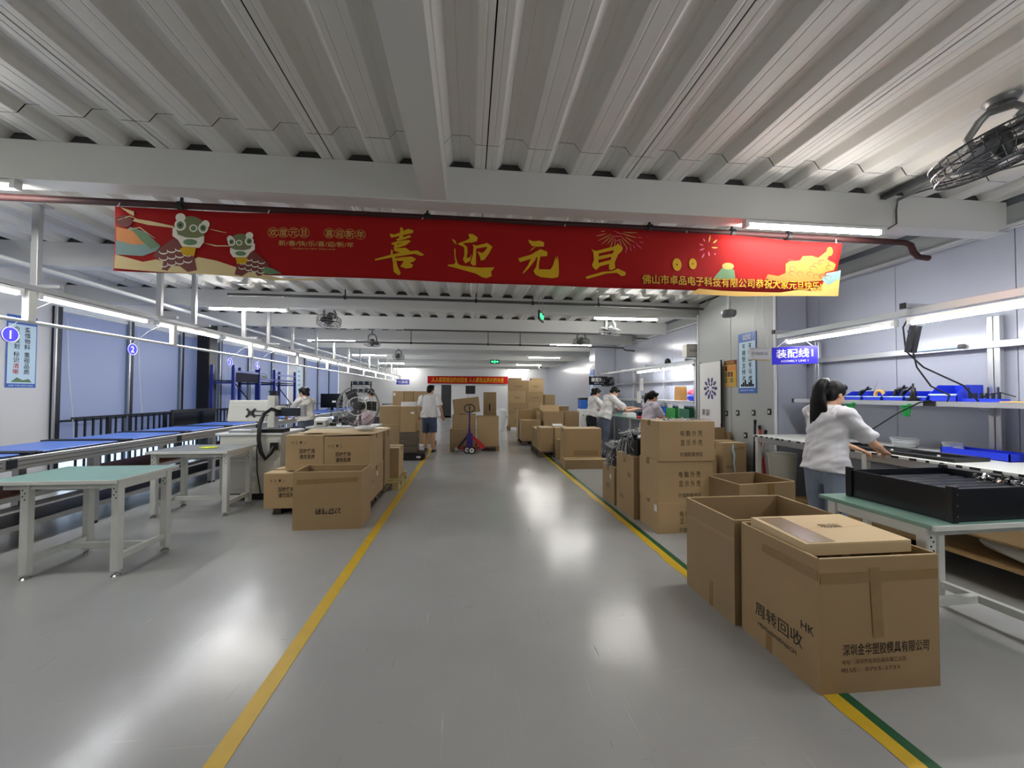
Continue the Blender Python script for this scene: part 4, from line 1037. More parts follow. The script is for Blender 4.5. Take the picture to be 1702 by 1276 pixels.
for s in (-1, 1):
    MB().rbox(s * .2 - .075, s * .2 + .075, .25, 1.35, .075, .12, .008).build('fork', 'redplastic', t)
MB().prism([(.04, .4), (.1, .44), (.4, .16), (.36, .1), (.3, .12)], lambda a, c: (a, .12, c), lambda a, c: (a, .2, c)).build('fork_frame', 'redplastic', t)
MB().prism([(-.04, .4), (-.08, .42), (-.3, .14), (-.26, .1)], lambda a, c: (a, .12, c), lambda a, c: (a, .2, c)).build('fork_frame', 'blackplastic', t)
MB().rbox(-.36, -.02, .02, .06, .0, .03, .004, Matrix.Rotation(radians(-35), 4, 'Z')).build('tow_bar', 'alu', t)
# --- cartons beyond the green line
t = carton('large carton lying on its side beyond the printed stack', 1.95, 2.72, 8.0, 8.45, .0, .78, 'carton', prints=(('front', '||||||||||||||||', .12, .05, .28, dict(m='ink_soft', width=.5)),))
t = carton('flattened carton with torn tape in front of the sideways carton', 1.88, 2.72, 7.72, 7.98, 0, .19, 'carton_b')
carton('small carton at the foot of the sideways carton', 2.78, 3.06, 7.75, 8.0, 0, .12, 'carton_c')
pallet('dark pallet under the low mid cartons', 1.62, 2.4, 9.2, 10.5, 'carton_dark', .13)
carton('low carton with pale top on the dark pallet, aisle corner', 1.66, 1.98, 9.25, 9.8, .13, .69, 'carton')
carton('low carton with pale top on the dark pallet, bench corner', 2.0, 2.38, 9.25, 9.8, .13, .69, 'carton_c')
carton('low carton on the dark pallet behind the pale topped ones', 1.66, 2.38, 9.82, 10.45, .13, .62, 'carton_b')
carton('small white printed carton on the dark pallet edge', 1.95, 2.2, 9.05, 9.2, .2, .48, 'carton_lit') if False else None
carton('slim brown carton standing before the dark pallet', 2.0, 2.17, 8.9, 9.15, 0, .45, 'carton_b')
carton('narrow open carton beside the slim brown carton', 2.2, 2.42, 8.75, 9.1, 0, .5, 'carton', open_=True)
tag(MB().box(-.12, .12, -.09, .09, 0, .012, Matrix.Rotation(radians(12), 4, 'X')).build('paper_sheet', 'paper'), 'white sheet of paper on the low mid cartons', 'paper').location = (2.15, 9.6, .72)
pallet('dark pallet under the cartons with open flaps', 1.5, 2.1, 11.3, 12.4, 'carton_dark', .13)
carton('front carton of the open flap group on the pallet', 1.5, 2.06, 11.35, 11.9, .13, .72, 'carton_c')
carton('open carton standing above the flap group', 1.47, 2.02, 11.92, 12.4, .13, 1.0, 'carton', open_=True)
carton('wide carton with raised flap beside the flap group', 2.13, 2.72, 11.3, 11.9, .3, .96, 'carton_c', open_=True, flaps=(('left', .16, radians(-30)), ('back', .2, radians(-70))))
carton('support carton below the raised flap carton', 2.13, 2.72, 11.3, 11.9, 0, .3, 'carton_dark')
carton('open carton at the end of the flap group by the bench', 2.76, 3.2, 11.4, 11.9, .2, .97, 'carton', open_=True)
carton('flat carton under the open end carton by the bench', 2.76, 3.2, 11.4, 11.9, 0, .2, 'carton_b')
# far tall stack
k = 0
for row, (z0, z1) in enumerate(((.15, .66), (.66, 1.12), (1.12, 1.58), (1.58, 2.02))):
    for c, (x0, x1) in enumerate(((1.58, 2.28), (2.29, 3.0))):
        off = .08 if row % 2 else 0
        carton('far stacked carton, %s row from the floor, %s side' % (ORD[row], ['aisle', 'wall'][c]), x0 + (0 if c == 0 else off), x1 + (off if c == 0 else 0), 16.0, 16.5, z0, z1, ['carton_c', 'carton'][(row + c) % 2], group='far stacked cartons',
               prints=(('front', '小心轻放' if (row + c) % 2 else '易碎品', .08, 0, .2, dict(m='ink_soft')),))
carton('small carton on top of the far stack, aisle side', 1.6, 2.1, 16.05, 16.45, 2.02, 2.12, 'carton_b')
carton('small carton on top of the far stack, wall side', 2.5, 2.98, 16.05, 16.45, 2.02, 2.12, 'carton_b')
pallet('wooden pallet under the far stack', 1.55, 3.05, 15.9, 16.6, 'wood', .15)
carton('carton with papers beside the far stack', 3.1, 3.9, 15.4, 16, .55, 1.0, 'carton', top='paper')
carton('base carton under the papers carton beside the far stack', 3.1, 3.9, 15.4, 16, 0, .55, 'carton_b')
carton('brown carton tucked behind the papers carton', 3.05, 3.5, 16.1, 16.5, 0, 1.45, 'carton_b')
# white tall bin by the far stack
t = thing('swing_bin', 'white tapered bin standing by the far carton stack', 'bin', (1.25, 15.6, 0))
MB().lathe([(.12, 0), (.19, .75), (.2, .8), (.18, .82)], 20).build('bin_body', 'lampwhite', t, True); MB().lathe([(.2, .8), (.19, .86), (.12, .9)], 20).build('bin_lid', 'lampwhite', t, True)
# ================================================================== ASSEMBLY BENCH 1
ZBN, BF = .955, 3.82
t = thing('assembly_bench', 'white topped assembly bench along the wall under the hanging tube lights', 'bench')
BENCH1 = t
MB().rbox(BF, 4.76, .4, 5.02, ZBN - .025, ZBN, .005).build('bench_top', 'whitepaint', t)
b = MB(); rq = random.Random(8); y = .45
while y < 4.95:
    l = rq.uniform(.02, .07); b.box(BF - .004, BF + .0, y, y + l, ZBN - .022, ZBN - .003); y += l + rq.uniform(.03, .09)
b.build('edge_marks', 'blackplastic', t)['kind'] = 'stuff'
MB().rbox(BF + .01, BF + .05, .4, 5.0, ZBN - .09, ZBN - .026, .004).build('front_beam', 'alu', t)
for y in (.5, 2.0, 3.5, 4.96):
    for x in (BF + .03, 4.7):
        MB().rbox(x - .025, x + .025, y - .025, y + .025, .02, ZBN - .026, .004).build('leg', 'whitepaint', t)
        MB().cyl((x, y, 0), (x, y, .022), .035, 12).build('levelling_foot', 'rubber', t)
MB().box(BF + .1, 4.7, .45, 4.55, .22, .24).build('lower_shelf', 'wood', t)
for y in (1.3, 3.1, 4.95):
    MB().rbox(4.7, 4.75, y - .045, y - .003, ZBN, 2.22, .004).build('upright', 'alu', t); MB().rbox(4.7, 4.75, y + .003, y + .045, ZBN, 2.22, .004).build('upright', 'alu', t)
MB().rbox(4.68, 4.73, .4, 5.1, 1.93, 1.99, .004).build('back_rail', 'alu', t)
sh = MB().rbox(4.36, 4.74, .4, 4.9, 1.425, 1.44, .004).build('shelf', 'trimwhite', t)
MB().rbox(4.34, 4.37, .4, 4.92, 1.395, 1.443, .004).build('shelf_rail', 'alu', sh)
MB().rbox(4.335, 4.375, 4.92, 4.95, 1.392, 1.446, .004).build('rail_end_cap', 'blackplastic', sh)
MB().rbox(4.33, 4.34, 3.28, 3.38, 1.395, 1.443, .003).build('rail_connector', 'blackplastic', sh)
for y in (1.3, 3.1, 4.95):
    MB().prism([(4.4, 1.425), (4.72, 1.425), (4.72, 1.3)], lambda a, c: (a, y - .01, c), lambda a, c: (a, y + .01, c)).build('shelf_bracket', 'alu', t)
# lamp arms and rail over the bench
MB().rbox(3.87, 3.93, .4, 4.64, 2.205, 2.265, .004).build('lamp_rail', 'alu', t)
for y in (1.3, 3.1, 4.6):
    MB().rbox(3.8, 4.76, y - .02, y + .02, 2.265, 2.305, .004).build('lamp_arm', 'alu', t); MB().rbox(3.785, 3.8, y - .024, y + .024, 2.26, 2.31, .003).build('arm_end_cap', 'blackplastic', t)
for i, y in enumerate((1.2, 2.49, 3.86)):
    lamp('tube_bench', 'tube light over the assembly bench, %s' % ['at the open end of the bench', 'above the small parts tray', 'above the ponytailed woman'][i], (3.88, y, 2.155), pi / 2, 'bench tube lights')
# sign
t = thing('hanging_sign', 'purple-blue hanging sign for assembly line 1 with white lettering', 'sign', (3.87, 4.37, 1.97))
SF = (V((.76, -.65, 0)).normalized(), V((0, 0, 1)))
nS = SF[0].cross(SF[1])
M = Matrix(((SF[0].x, nS.x, 0, 0), (SF[0].y, nS.y, 0, 0), (SF[0].z, nS.z, 1, 0), (0, 0, 0, 1)))
MB().rbox(-.225, .225, -.004, .004, -.105, .105, .003, M).build('board', 'signblue', t)
text('lettering', '装配线1', .115, 'white', t, nS * .0055 + V((0, 0, .025)), SF, .004, width=.36)
text('lettering', 'ASSEMBLY LINE 1', .034, 'white', t, nS * .0055 + V((0, 0, -.066)), SF, .0008, width=.27)
for s in (-.18, .18):
    p = SF[0] * s; MB().tube([p + V((0, 0, .1)), p * .4 + V((0.01, 0, .2))], .003, 5).build('string', 'white', t)
# power strip hanging on its cable
t = thing('power_strip', 'black power strip hanging on its cable over the bench', 'power strip', (3.95, 3.15, 2.0))
Mx = Matrix.Rotation(radians(12), 4, 'X')
MB().rbox(-.03, .03, -.035, .035, -.12, .12, .008, Mx).build('body', 'blackplastic', t)
for k in range(3): MB().cyl((-.031, 0, -.07 + .07 * k), (-.034, 0, -.07 + .07 * k), .018, 12).build('socket', 'steelpost', t)
MB().tube([(0, -.02, .12), (0, -.03, .17), (0, .04, .19), (0, .08, .12), (-.0, .06, -.1), (.1, .0, -.25), (.2, -.22, -.42), (.25, -.28, -.55)], .007, 6).build('cable', 'blackplastic', t)
MB().tube([(0, 0, -.12), (.02, -.01, -.25), (.12, -.04, -.42), (.28, -.06, -.5), (.34, .0, -.555)], .007, 6).build('cable', 'blackplastic', t)
t = thing('cable', 'black cable drooping from the shelf to the bench top', 'cable')
MB().tube([(4.32, 3.3, 1.448), (4.3, 3.38, 1.43), (4.2, 3.5, 1.32), (4.05, 3.66, 1.12), (4.02, 3.66, 1.02), (4.1, 3.5, .97), (4.18, 3.36, .964)], .007, 6).build('lead', 'blackplastic', t)
t = thing('cable', 'thin black cable arching between the shelf bins and the tool block', 'cable')
MB().tube([(4.5, 3.12, 1.45), (4.48, 3.0, 1.5), (4.46, 2.9, 1.525), (4.45, 2.8, 1.49)], .005, 6).build('lead', 'blackplastic', t)
# shelf bins
def parts_bin(label, y0, y1, h=.1, x0=4.4, x1=4.68, fill=None, z=1.441):
    t = thing('parts_bin', label, 'bin', (0, 0, z), 0, 'blue parts bins on the shelf')
    k = .006
    MB().box(x0, x1, y0, y1, 0, k).build('bin_floor', 'blueplastic', t)
    MB().box(x1 - k, x1, y0, y1, 0, h).build('bin_back', 'blueplastic', t)
    MB().box(x0, x0 + k, y0, y1, 0, h * .42).build('bin_front', 'blueplastic', t)
    for y in (y0, y1 - k):
        MB().prism([(x0, 0), (x1, 0), (x1, h), (x0 + .1, h), (x0, h * .42)], lambda a, c: (a, y, c), lambda a, c: (a, y + k, c)).build('bin_side', 'blueplastic', t)
    MB().rbox(x0 - .008, x0 + .01, y0, y1, h * .36, h * .46, .003).build('bin_lip', 'posterpale', t)
    return t
parts_bin('blue parts bin at the woman end of the shelf', 4.05, 4.25)
parts_bin('blue parts bin holding a tape roll on the shelf', 3.83, 4.03)
parts_bin('blue parts bin holding black pliers on the shelf', 3.61, 3.81)
parts_bin('blue parts bin next to the black screwdriver stand', 3.4, 3.59)
parts_bin('deep blue parts bin at the empty end of the row', 3.16, 3.38, .155)
t = thing('tape_roll', 'roll of yellowish tape lying in a blue shelf bin', 'tape roll', (4.5, 3.93, 1.5))
bb = MB(); bb.tube([(0, .045 * cos(a * pi / 10), .045 * sin(a * pi / 10)) for a in range(20)], .018, 8, True); bb.build('roll', 'goldpale', t, True)
for i, (y, dz) in enumerate(((4.12, .02), (3.74, .03), (3.67, .02))):
    t = thing('hand_tool', ['black hand tool sticking out of the first shelf bin', 'black pliers in the shelf bin', 'second pair of pliers in the shelf bin'][i], 'tool', (4.52, y, 1.47))
    MB().tube([(-.04, .03, 0), (-.02, .02, .05 + dz), (0, -.01, .07 + dz), (.03, -.06, .08 + dz)], [.012, .016, .014, .008], 8).build('handle', 'blackplastic', t, True)
    MB().tube([(0, .03, .03), (0, .0, .07), (0, -.05, .1 + dz)], .01, 8).build('jaw', 'steelpost', t, True)
t = thing('wire_probe', 'thin bent wire standing up from the shelf bins', 'wire', (4.6, 4.1, 1.5)); MB().tube([(0, 0, 0), (.0, -.05, .12), (0, -.06, .16), (0, -.02, .17)], .003, 5).build('wire', 'alu', t)
t = thing('screwdriver_stand', 'black electric screwdriver standing at the shelf edge', 'screwdriver', (4.38, 3.5, 1.445))
MB().lathe([(.02, 0), (.05, .005), (.05, .02), (.025, .03), (.03, .06), (.022, .09), (.02, .11), (.008, .13), (.008, .17)], 12).build('stand', 'blackplastic', t, True)
for i, y in enumerate((4.08, 3.5)):
    t = thing('tool_cup', 'small green plastic cup hooked on the shelf rail %s' % ['at the woman end', 'under the screwdriver'][i], 'cup', (4.3, y, 1.29), 0, 'green cups on the shelf rail')
    MB().lathe([(.025, 0), (.04, .1), (.048, .104), (.048, .11), (.036, .108), (.022, .006)], 16).build('cup', 'greenplastic', t, True)
    MB().box(.02, .042, -.012, .012, .09, .125).build('hook', 'greenplastic', t)
t = thing('tool_block', 'blue block of upright bits and drivers on the shelf', 'tool holder', (4.5, 3.03, 1.441))
MB().rbox(-.06, .06, -.13, .13, 0, .03, .004).build('block', 'blueplastic', t)
for k in range(12):
    x, y = -.03 + .05 * (k % 2), -.11 + .02 * k; h = .05 + .05 * ((k * 7) % 5 == 0)
    MB().cyl((x, y, .03), (x, y, .03 + h), .006, 8).build('bit', 'steelpost', t)
t = thing('label_strip', 'pale yellow strip lying at the near end of the shelf', 'strip', (4.4, 2.6, 1.441)); MB().box(-.03, .05, -.25, .25, 0, .012).build('strip', 'goldpale', t)
t = thing('spare_tube', 'short blue-grey tube clipped on the back rail of the bench', 'tube', (4.66, 3.62, 1.965))
MB().cyl((0, -.3, 0), (0, .12, 0), .016, 10).build('tube', 'posterpale', t, True); MB().cyl((0, -.34, 0), (0, -.3, 0), .022, 10).build('end_cap', 'pipegrey', t, True)
# things on the bench top
t = thing('steel_chassis', 'flat black metal frame being assembled on the bench', 'frame', (4.05, 3.35, ZBN + .001), radians(4))
for x0, x1, y0, y1 in ((-.2, .18, -.52, -.46), (-.2, .18, .5, .56), (-.2, -.15, -.46, .5), (.13, .18, -.46, .5)): MB().rbox(x0, x1, y0, y1, 0, .03, .004).build('frame_bar', 'blackplastic', t)
MB().box(-.15, .13, -.46, .5, .002, .008).build('frame_plate', 'blacktray', t)
for y in (-.4, -.05): MB().ball((-.17, y, .034), .012, 8, 6).build('screw_cap', 'trimwhite', t)
def bowl(label, x, y, r, h):
    t = thing('plastic_bowl', label, 'bowl', (x, y, ZBN)); MB().lathe([(r * .7, 0), (r * .95, h), (r, h + .005), (r * .9, h), (r * .66, .006)], 24).build('bowl', 'clearfilm', t, True); MB().lathe([(r * .6, .006), (r * .85, h * .6), (r * .3, h * .75)], 16).build('screws_inside', 'paper', t, True)
bowl('wide clear bowl of small parts at the wall end of the bench', 4.55, 3.72, .13, .09); bowl('smaller clear bowl beside the blue tray on the bench', 4.55, 3.3, .08, .09)
t = thing('parts_tray', 'shallow blue plastic tray on the bench near the jar', 'tray', (4.5, 3.06, ZBN))
MB().box(-.12, .12, -.26, .22, 0, .006).build('tray_floor', 'blueplastic', t)
for x0, x1, y0, y1 in ((-.12, -.112, -.26, .22), (.112, .12, -.26, .22), (-.12, .12, -.26, -.252), (-.12, .12, .212, .22)): MB().box(x0, x1, y0, y1, 0, .065).build('tray_wall', 'blueplastic', t)
t = thing('storage_jar', 'tall olive plastic jar with lid on the bench', 'jar', (4.5, 2.66, ZBN))
MB().lathe([(.07, 0), (.078, .01), (.078, .2), (.06, .23), (.055, .25)], 24).build('jar_body', 'bottle', t, True); MB().lathe([(.058, .25), (.06, .252), (.06, .285), (.056, .29)], 24).build('jar_lid', 'artolive', t, True)
# boxes under the bench
MB().box(BF + .1, 4.7, 1.2, 3.1, .4, .42).build('lower_shelf', 'wood', BENCH1)
carton('long pale carton on the shelf under the bench', 3.9, 4.34, 1.55, 2.9, .42, .62, 'carton_c')
t = thing('plastic_bag', 'large translucent bag of parts under the bench', 'bag', (4.2, 2.3, .242)); b = MB(); b.ball((0, 0, .075), (.24, .5, .075), 20, 10); b.ball((0, -.35, .07), (.2, .25, .07), 16, 8); b.ball((.05, .3, .07), (.18, .3, .07), 16, 8); b.build('bag', 'machine', t, True)
t = thing('storage_crate', 'dark crate under the bench behind the woman', 'crate', (4.15, 3.95, 0))
MB().box(-.26, .3, -.4, .4, 0, .02).build('crate_floor', 'blackplastic', t)
for x0, x1, y0, y1 in ((-.26, -.24, -.4, .4), (.28, .3, -.4, .4), (-.26, .3, -.4, -.38), (-.26, .3, .38, .4)): MB().rbox(x0, x1, y0, y1, 0, .215, .004).build('crate_wall', 'blackplastic', t)
# ================================================================== POSTERS AND CHARTS ON THE GREY BLOCK WALL
def poster(name, label, cat, y0, y1, z0, z1, m, x=4.294):
    t = thing(name, label, cat, (x, (y0 + y1) / 2, (z0 + z1) / 2))
    MB().box(-.004, 0, -(y1 - y0) / 2, (y1 - y0) / 2, -(z1 - z0) / 2, (z1 - z0) / 2).build('sheet', m, t)
    return t, (y1 - y0) / 2, (z1 - z0) / 2
t, w, h = poster('wall_poster', 'tall blue poster with vertical characters on the grey block wall', 'poster', 5.55, 5.95, 1.52, 2.46, 'posterblue')
MB().box(-.006, -.004, -w + .02, w - .02, -h + .08, h - .14).build('print_field', 'posterpale', t)
text('lettering', '追求品质\n精益求精', .045, 'white', t, (-.0065, 0, h - .07), 'left', .001)
for k, ch in enumerate('不制造不马虎'): text('lettering', ch, .085, 'navy', t, (-.0075, -.07, .26 - k * .1), 'left', .002)
for k, ch in enumerate('不接受主持点'): text('lettering', ch, .085, 'navy', t, (-.0075, .07, .26 - k * .1), 'left', .002)
b = MB()
for k in range(7): b.box(-.0075, -.006, -w + .05 + k * .042, -w + .085 + k * .042, -h + .1, -h + .14 + .03 * ((k * 5) % 3))
b.build('skyline_print', 'navy', t)
text('lettering', 'QUALITY FIRST', .03, 'white', t, (-.0065, 0, -h + .04), 'left', 0, width=.3)
t, w, h = poster('wall_chart', 'small yellow chart with red heading beside the blue poster', 'chart', 6.0, 6.31, 1.62, 2.06, 'goldpale')
MB().box(-.006, -.004, -w, w, h - .07, h).build('heading', 'artbrown', t)
text('lettering', '安全须知', .05, 'gold', t, (-.0065, 0, h - .035), 'left', .001)
rq = random.Random(2)
for r_ in range(3):
    for c_ in range(4): MB().box(-.0062, -.004, -w + .02 + c_ * .07, -w + .07 + c_ * .07, h - .17 - r_ * .1, h - .09 - r_ * .1).build('chart_cell', rq.choice(['artorange', 'gold', 'artbrown', 'cream', 'artgreen']), t)
t = thing('display_board', 'white roll-up board with a flower of dark petals standing at the block wall', 'display board', (4.22, 6.6, 0))
LB = (V((0, -1, 0)), V((0, 0, 1)))
MB().box(-.006, 0, -.3, .3, 1.0, 2.06).build('sheet', 'paper', t)
MB().rbox(-.004, .02, .29, .31, .03, 2.08, .003).build('side_post', 'pipegrey', t); MB().rbox(-.004, .02, -.31, -.29, .03, 2.08, .003).build('side_post', 'blackplastic', t)
MB().rbox(-.05, .06, -.32, .32, 0, .05, .008).build('base', 'pipegrey', t); MB().box(-.006, 0, -.29, .29, .05, 1.0).build('sheet_lower', 'paper', t)
b = MB()
for k in range(10):
    a = 2 * pi * k / 10; b.flat(ell(-.02 + .15 * cos(a), 1.6 + .15 * sin(a), .05, .03, 12, 0, a), lambda u, v: (-.008, u, v))
for k in range(7):
    a = 2 * pi * k / 7 + .3; b.flat(ell(-.02 + .075 * cos(a), 1.6 + .075 * sin(a), .034, .02, 12, 0, a), lambda u, v: (-.008, u, v))
b.build('petal_print', 'purple', t, fix=False)
text('lettering', '果斯', .13, 'blackplastic', t, (-.008, .12, 1.17), 'left', .003)
text('lettering', 'FRESH EVERY DAY TASTE', .022, 'ink_soft', t, (-.008, .1, 1.05), 'left', 0)
t = thing('hanging_sign', 'small pale paper sign hanging in front of the block wall corner', 'sign', (4.05, 5.15, 2.06))
MB().rbox(-.17, .14, -.006, .006, -.08, .09, .02).build('sheet', 'paper', t); MB().box(-.17, .12, -.008, -.006, -.085, -.075).build('edge', 'gold', t)
text('lettering', '红外测试线工位', .045, 'ink_soft', t, (-.02, -.0075, .01), 'front', 0, width=.24)
for x in (-.12, .1): MB().tube([(x, 0, .09), (x * .4, 0.02, .9)], .002, 4).build('string', 'white', t)
t = thing('stem_lamp', 'grey ceiling lamp on a short stem above the block wall', 'lamp', (3.75, 5.4, 2.66)); MB().cyl((0, 0, .06), (0, 0, .56), .02, 10).build('stem', 'alu', t); MB().lathe([(.08, -.03), (.1, 0), (.1, .05), (.06, .07)], 20).build('head', 'fanmetal', t, True)
t = thing('notice_sign', 'small red notice standing low at the block wall', 'sign', (4.12, 6.42, .86)); MB().box(-.01, 0, -.09, .09, -.07, .09).build('board', 'redplastic', t); text('lettering', '禁止堆放', .04, 'white', t, (-.011, 0, .02), 'left'); MB().box(-.008, .03, -.08, .08, -.86, -.07).build('stand', 'machine', t)
# poster on the window-side wall
t = thing('wall_poster', 'tall pale blue poster with two columns of characters on the white wall', 'poster', (XL + .004, 6.6, 2.08))
MB().box(0, .004, -.2, .2, -.53, .53).build('sheet', 'posterblue', t); MB().box(.004, .006, -.185, .185, -.47, .4).build('print_field', 'posterpale', t)
text('lettering', '品质第一 持续改善', .04, 'white', t, (.0065, 0, .47), 'right', .001, width=.34)
for k, ch in enumerate('合理规划标识清晰'): text('lettering', ch, .082, 'redplastic' if k > 5 else 'navy', t, (.0075, -.075, .33 - k * .085 - (.03 if k > 3 else 0)), 'right', .002)
for k, ch in enumerate('爱惜物料重视品质'): text('lettering', ch, .082, 'navy', t, (.0075, .065, .33 - k * .085 - (.03 if k > 3 else 0)), 'right', .002)
MB().flat([(-.14, -.45), (.14, -.45), (.1, -.4), (.02, -.42), (-.06, -.38)], lambda a, c: (.0072, a, c)).build('hill_print', 'artgreen', t, fix=False)
text('lettering', 'KEEP THE LINE CLEAR', .03, 'white', t, (.0065, 0, -.5), 'right', 0, width=.32)
# ================================================================== ASSEMBLY BENCH 2
Z2, X2 = .93, 3.8
t = thing('assembly_bench', 'second assembly bench beyond the block wall with shelf and lamp frame', 'bench')
MB().rbox(X2, 4.75, 7.25, 12.5, Z2 - .03, Z2, .005).build('bench_top', 'tablegreen', t)
for y in (7.4, 9.2, 11, 12.4):
    for x in (X2 + .05, 4.65): MB().rbox(x - .025, x + .025, y - .025, y + .025, 0, Z2 - .03, .004).build('leg', 'whitepaint', t)
    MB().rbox(4.68, 4.73, y - .03, y + .03, Z2, 2.2, .004).build('upright', 'alu', t)
    MB().rbox(4.2, 4.72, y - .02, y + .02, 2.16, 2.2, .004).build('lamp_arm', 'alu', t)
MB().rbox(4.24, 4.3, 7.15, 12.6, 2.11, 2.16, .004).build('lamp_rail', 'alu', t); MB().rbox(4.67, 4.72, 7.2, 12.5, 1.78, 1.83, .004).build('back_rail', 'alu', t)
MB().rbox(4.3, 4.72, 7.25, 12.4, 1.33, 1.36, .004).build('shelf', 'trimwhite', t)
MB().rbox(4.28, 4.3, 7.25, 12.4, 1.315, 1.365, .003).build('shelf_rail', 'alu', t)
MB().rbox(4.27, 4.33, 7.12, 7.2, 0, 2.2, .004).build('end_post', 'alu', t)
for i, y in enumerate((7.82, 9.12, 10.5, 11.8)):
    if i in (0, 1): lamp('tube_bench', 'tube light over the second bench, %s' % ['at the block wall end', 'above the lilac-shirted woman'][i], (4.27, y, 2.06), pi / 2, 'second bench tube lights')
    else: lamp('tube', 'dim tube light over the second bench, %s' % ['above the man in white', 'at the sign end'][i - 2], (3.9, y, 2.04), pi / 2, 'second bench tube lights') if False else None
t = thing('hanging_sign', 'dark blue hanging sign for assembly line 2', 'sign', (3.95, 11.9, 1.9))
MB().rbox(-.3, .3, -.006, .006, -.13, .13, .004).build('board', 'navy', t); text('lettering', '装配线2', .14, 'white', t, (0, -.008, .03), 'front', .003, width=.46); text('lettering', 'ASSEMBLY LINE 2', .04, 'white', t, (0, -.008, -.08), 'front', 0, width=.3)
for x in (-.2, .2): MB().tube([(x, 0, .13), (x * .3, 0, .26)], .003, 4).build('string', 'white', t)
t = thing('cable_bunch', 'bunch of black cables and goggles hanging beside the second sign', 'cable', (3.9, 10.9, 1.84))
b = MB()
for k in range(9): b.tube([(.2 * sin(k * 1.3) * sin(a * .52), .1 * k * .1, .14 * cos(a * .52 + k) * (.6 + .05 * k)) for a in range(12)], .012, 6, True)
b.build('loops', 'blackplastic', t); MB().tube([(0, 0, .1), (0, 0, .28)], .006, 5).build('hook', 'alu', t)
t = thing('notice_box', 'beige box with a notice standing on top of the second bench lamp frame', 'box', (4.4, 7.35, 2.21)); MB().rbox(-.28, .12, -.18, .0, 0, .24, .006).build('body', 'machine', t); text('lettering', '检验标准书', .06, 'ink_soft', t, (-.08, -.182, .12), 'front'); MB().tube([(-.28, -.18, 0), (.12, -.18, 0), (.12, -.18, .24), (-.28, -.18, .24)], .006, 5, True).build('edge', 'pipegrey', t)
t = thing('dome_camera', 'small black camera beside the beige notice box', 'camera', (4.27, 8.2, 2.161)); MB().lathe([(.06, 0), (.07, .03), (.05, .09), (.02, .11)], 16).build('dome', 'blackplastic', t, True)
t = thing('paper_bag', 'brown paper bag standing on the second bench shelf', 'bag', (4.45, 8.0, 1.361)); MB().prism([(-.13, 0), (.13, 0), (.12, .24), (.1, .3), (-.1, .3), (-.12, .24)], lambda a, c: (-.07, a, c), lambda a, c: (.07, a, c)).build('bag', 'bagpaper', t)
t = thing('plastic_bag', 'pink and blue plastic bag on the second bench shelf', 'bag', (4.42, 7.5, 1.361)); b = MB(); b.ball((0, 0, .07), (.1, .13, .075), 14, 8); b.build('bag', 'blueplastic', t, True); b = MB(); b.ball((0, .04, .17), (.07, .08, .07), 12, 8); b.ball((0, -.02, .14), (.06, .07, .05), 12, 8); b.build('bag_top', 'pink', t, True)
for i, (y, m, lab) in enumerate(((7.42, 'greendark', 'dark green tray wall on the second bench near the end post'), (7.95, 'greenplastic', 'bright green tray on the second bench'), (8.5, 'posterblue', 'blue tray on the second bench behind the lilac-shirted woman'))):
    t = thing('parts_tray', lab, 'tray', (4.45, y, Z2)); k = .2
    MB().box(-.25, .25, -k, k, 0, .01).build('tray_floor', m, t)
    for x0, x1, y0, y1 in ((-.25, -.24, -k, k), (.24, .25, -k, k), (-.25, .25, -k, -k + .01), (-.25, .25, k - .01, k)): MB().box(x0, x1, y0, y1, 0, .28).build('tray_wall', m, t)
for i, (y, z) in enumerate(((7.6, 1.15), (8.05, 1.15), (9.3, 1.42), (9.15, 1.72))):
    t = thing('paper_sheet', 'white %s' % ['sheet hanging below the shelf near the end post', 'sheet hanging below the shelf by the paper bag', 'sheet clipped beside the lilac-shirted woman', 'sheet clipped high on the lamp frame'][i], 'paper', (4.24 if i < 2 else 4.1, y, z))
    MB().box(-.002, .002, -.1, .1, -.14, .14).build('sheet', 'paper', t); MB().box(-.006, .03, -.02, .02, .12, .15).build('clip', 'alu', t)
for i, (x, y, m, lab) in enumerate(((3.95, 8.7, 'redplastic', 'small red box on the second bench by the man'), (3.9, 9.4, 'paper', 'white folded cloth on the second bench'), (4.0, 8.1, 'brownstuff', 'brown tool box on the second bench'), (4.4, 9.9, 'steelpost', 'dark grey device on the second bench'))):
    t = thing('bench_box', lab, 'box', (x, y, Z2)); MB().rbox(-.12, .12, -.14, .14, 0, .05 + .05 * (i % 2) + .06 * (i == 2), .012).build('body', m, t); MB().rbox(-.1, .1, -.12, .12, .05 + .05 * (i % 2) + .06 * (i == 2), .06 + .05 * (i % 2) + .06 * (i == 2), .006).build('lid', m, t)
t = thing('shelf_device', 'small dark device on the far part of the second shelf', 'device', (4.45, 9.7, 1.361)); MB().rbox(-.06, .06, -.08, .08, 0, .1, .01).build('body', 'fandark', t); MB().cyl((0, 0, .1), (0, 0, .16), .02, 10).build('knob', 'fandark', t)
t = thing('water_dispenser', 'white water dispenser with a black top at the white column', 'dispenser', (3.72, 12.78, 0)); MB().rbox(-.16, .16, -.15, .15, 0, 1.0, .02).build('body', 'lampwhite', t); MB().rbox(-.14, .14, -.15, .15, 1.0, 1.3, .03).build('reservoir', 'posterblue', t); MB().rbox(-.15, .15, -.15, .15, 1.3, 1.36, .02).build('cover', 'blackplastic', t); MB().cyl((-.04, -.18, .8), (-.04, -.15, .8), .02, 8).build('tap', 'greenplastic', t)
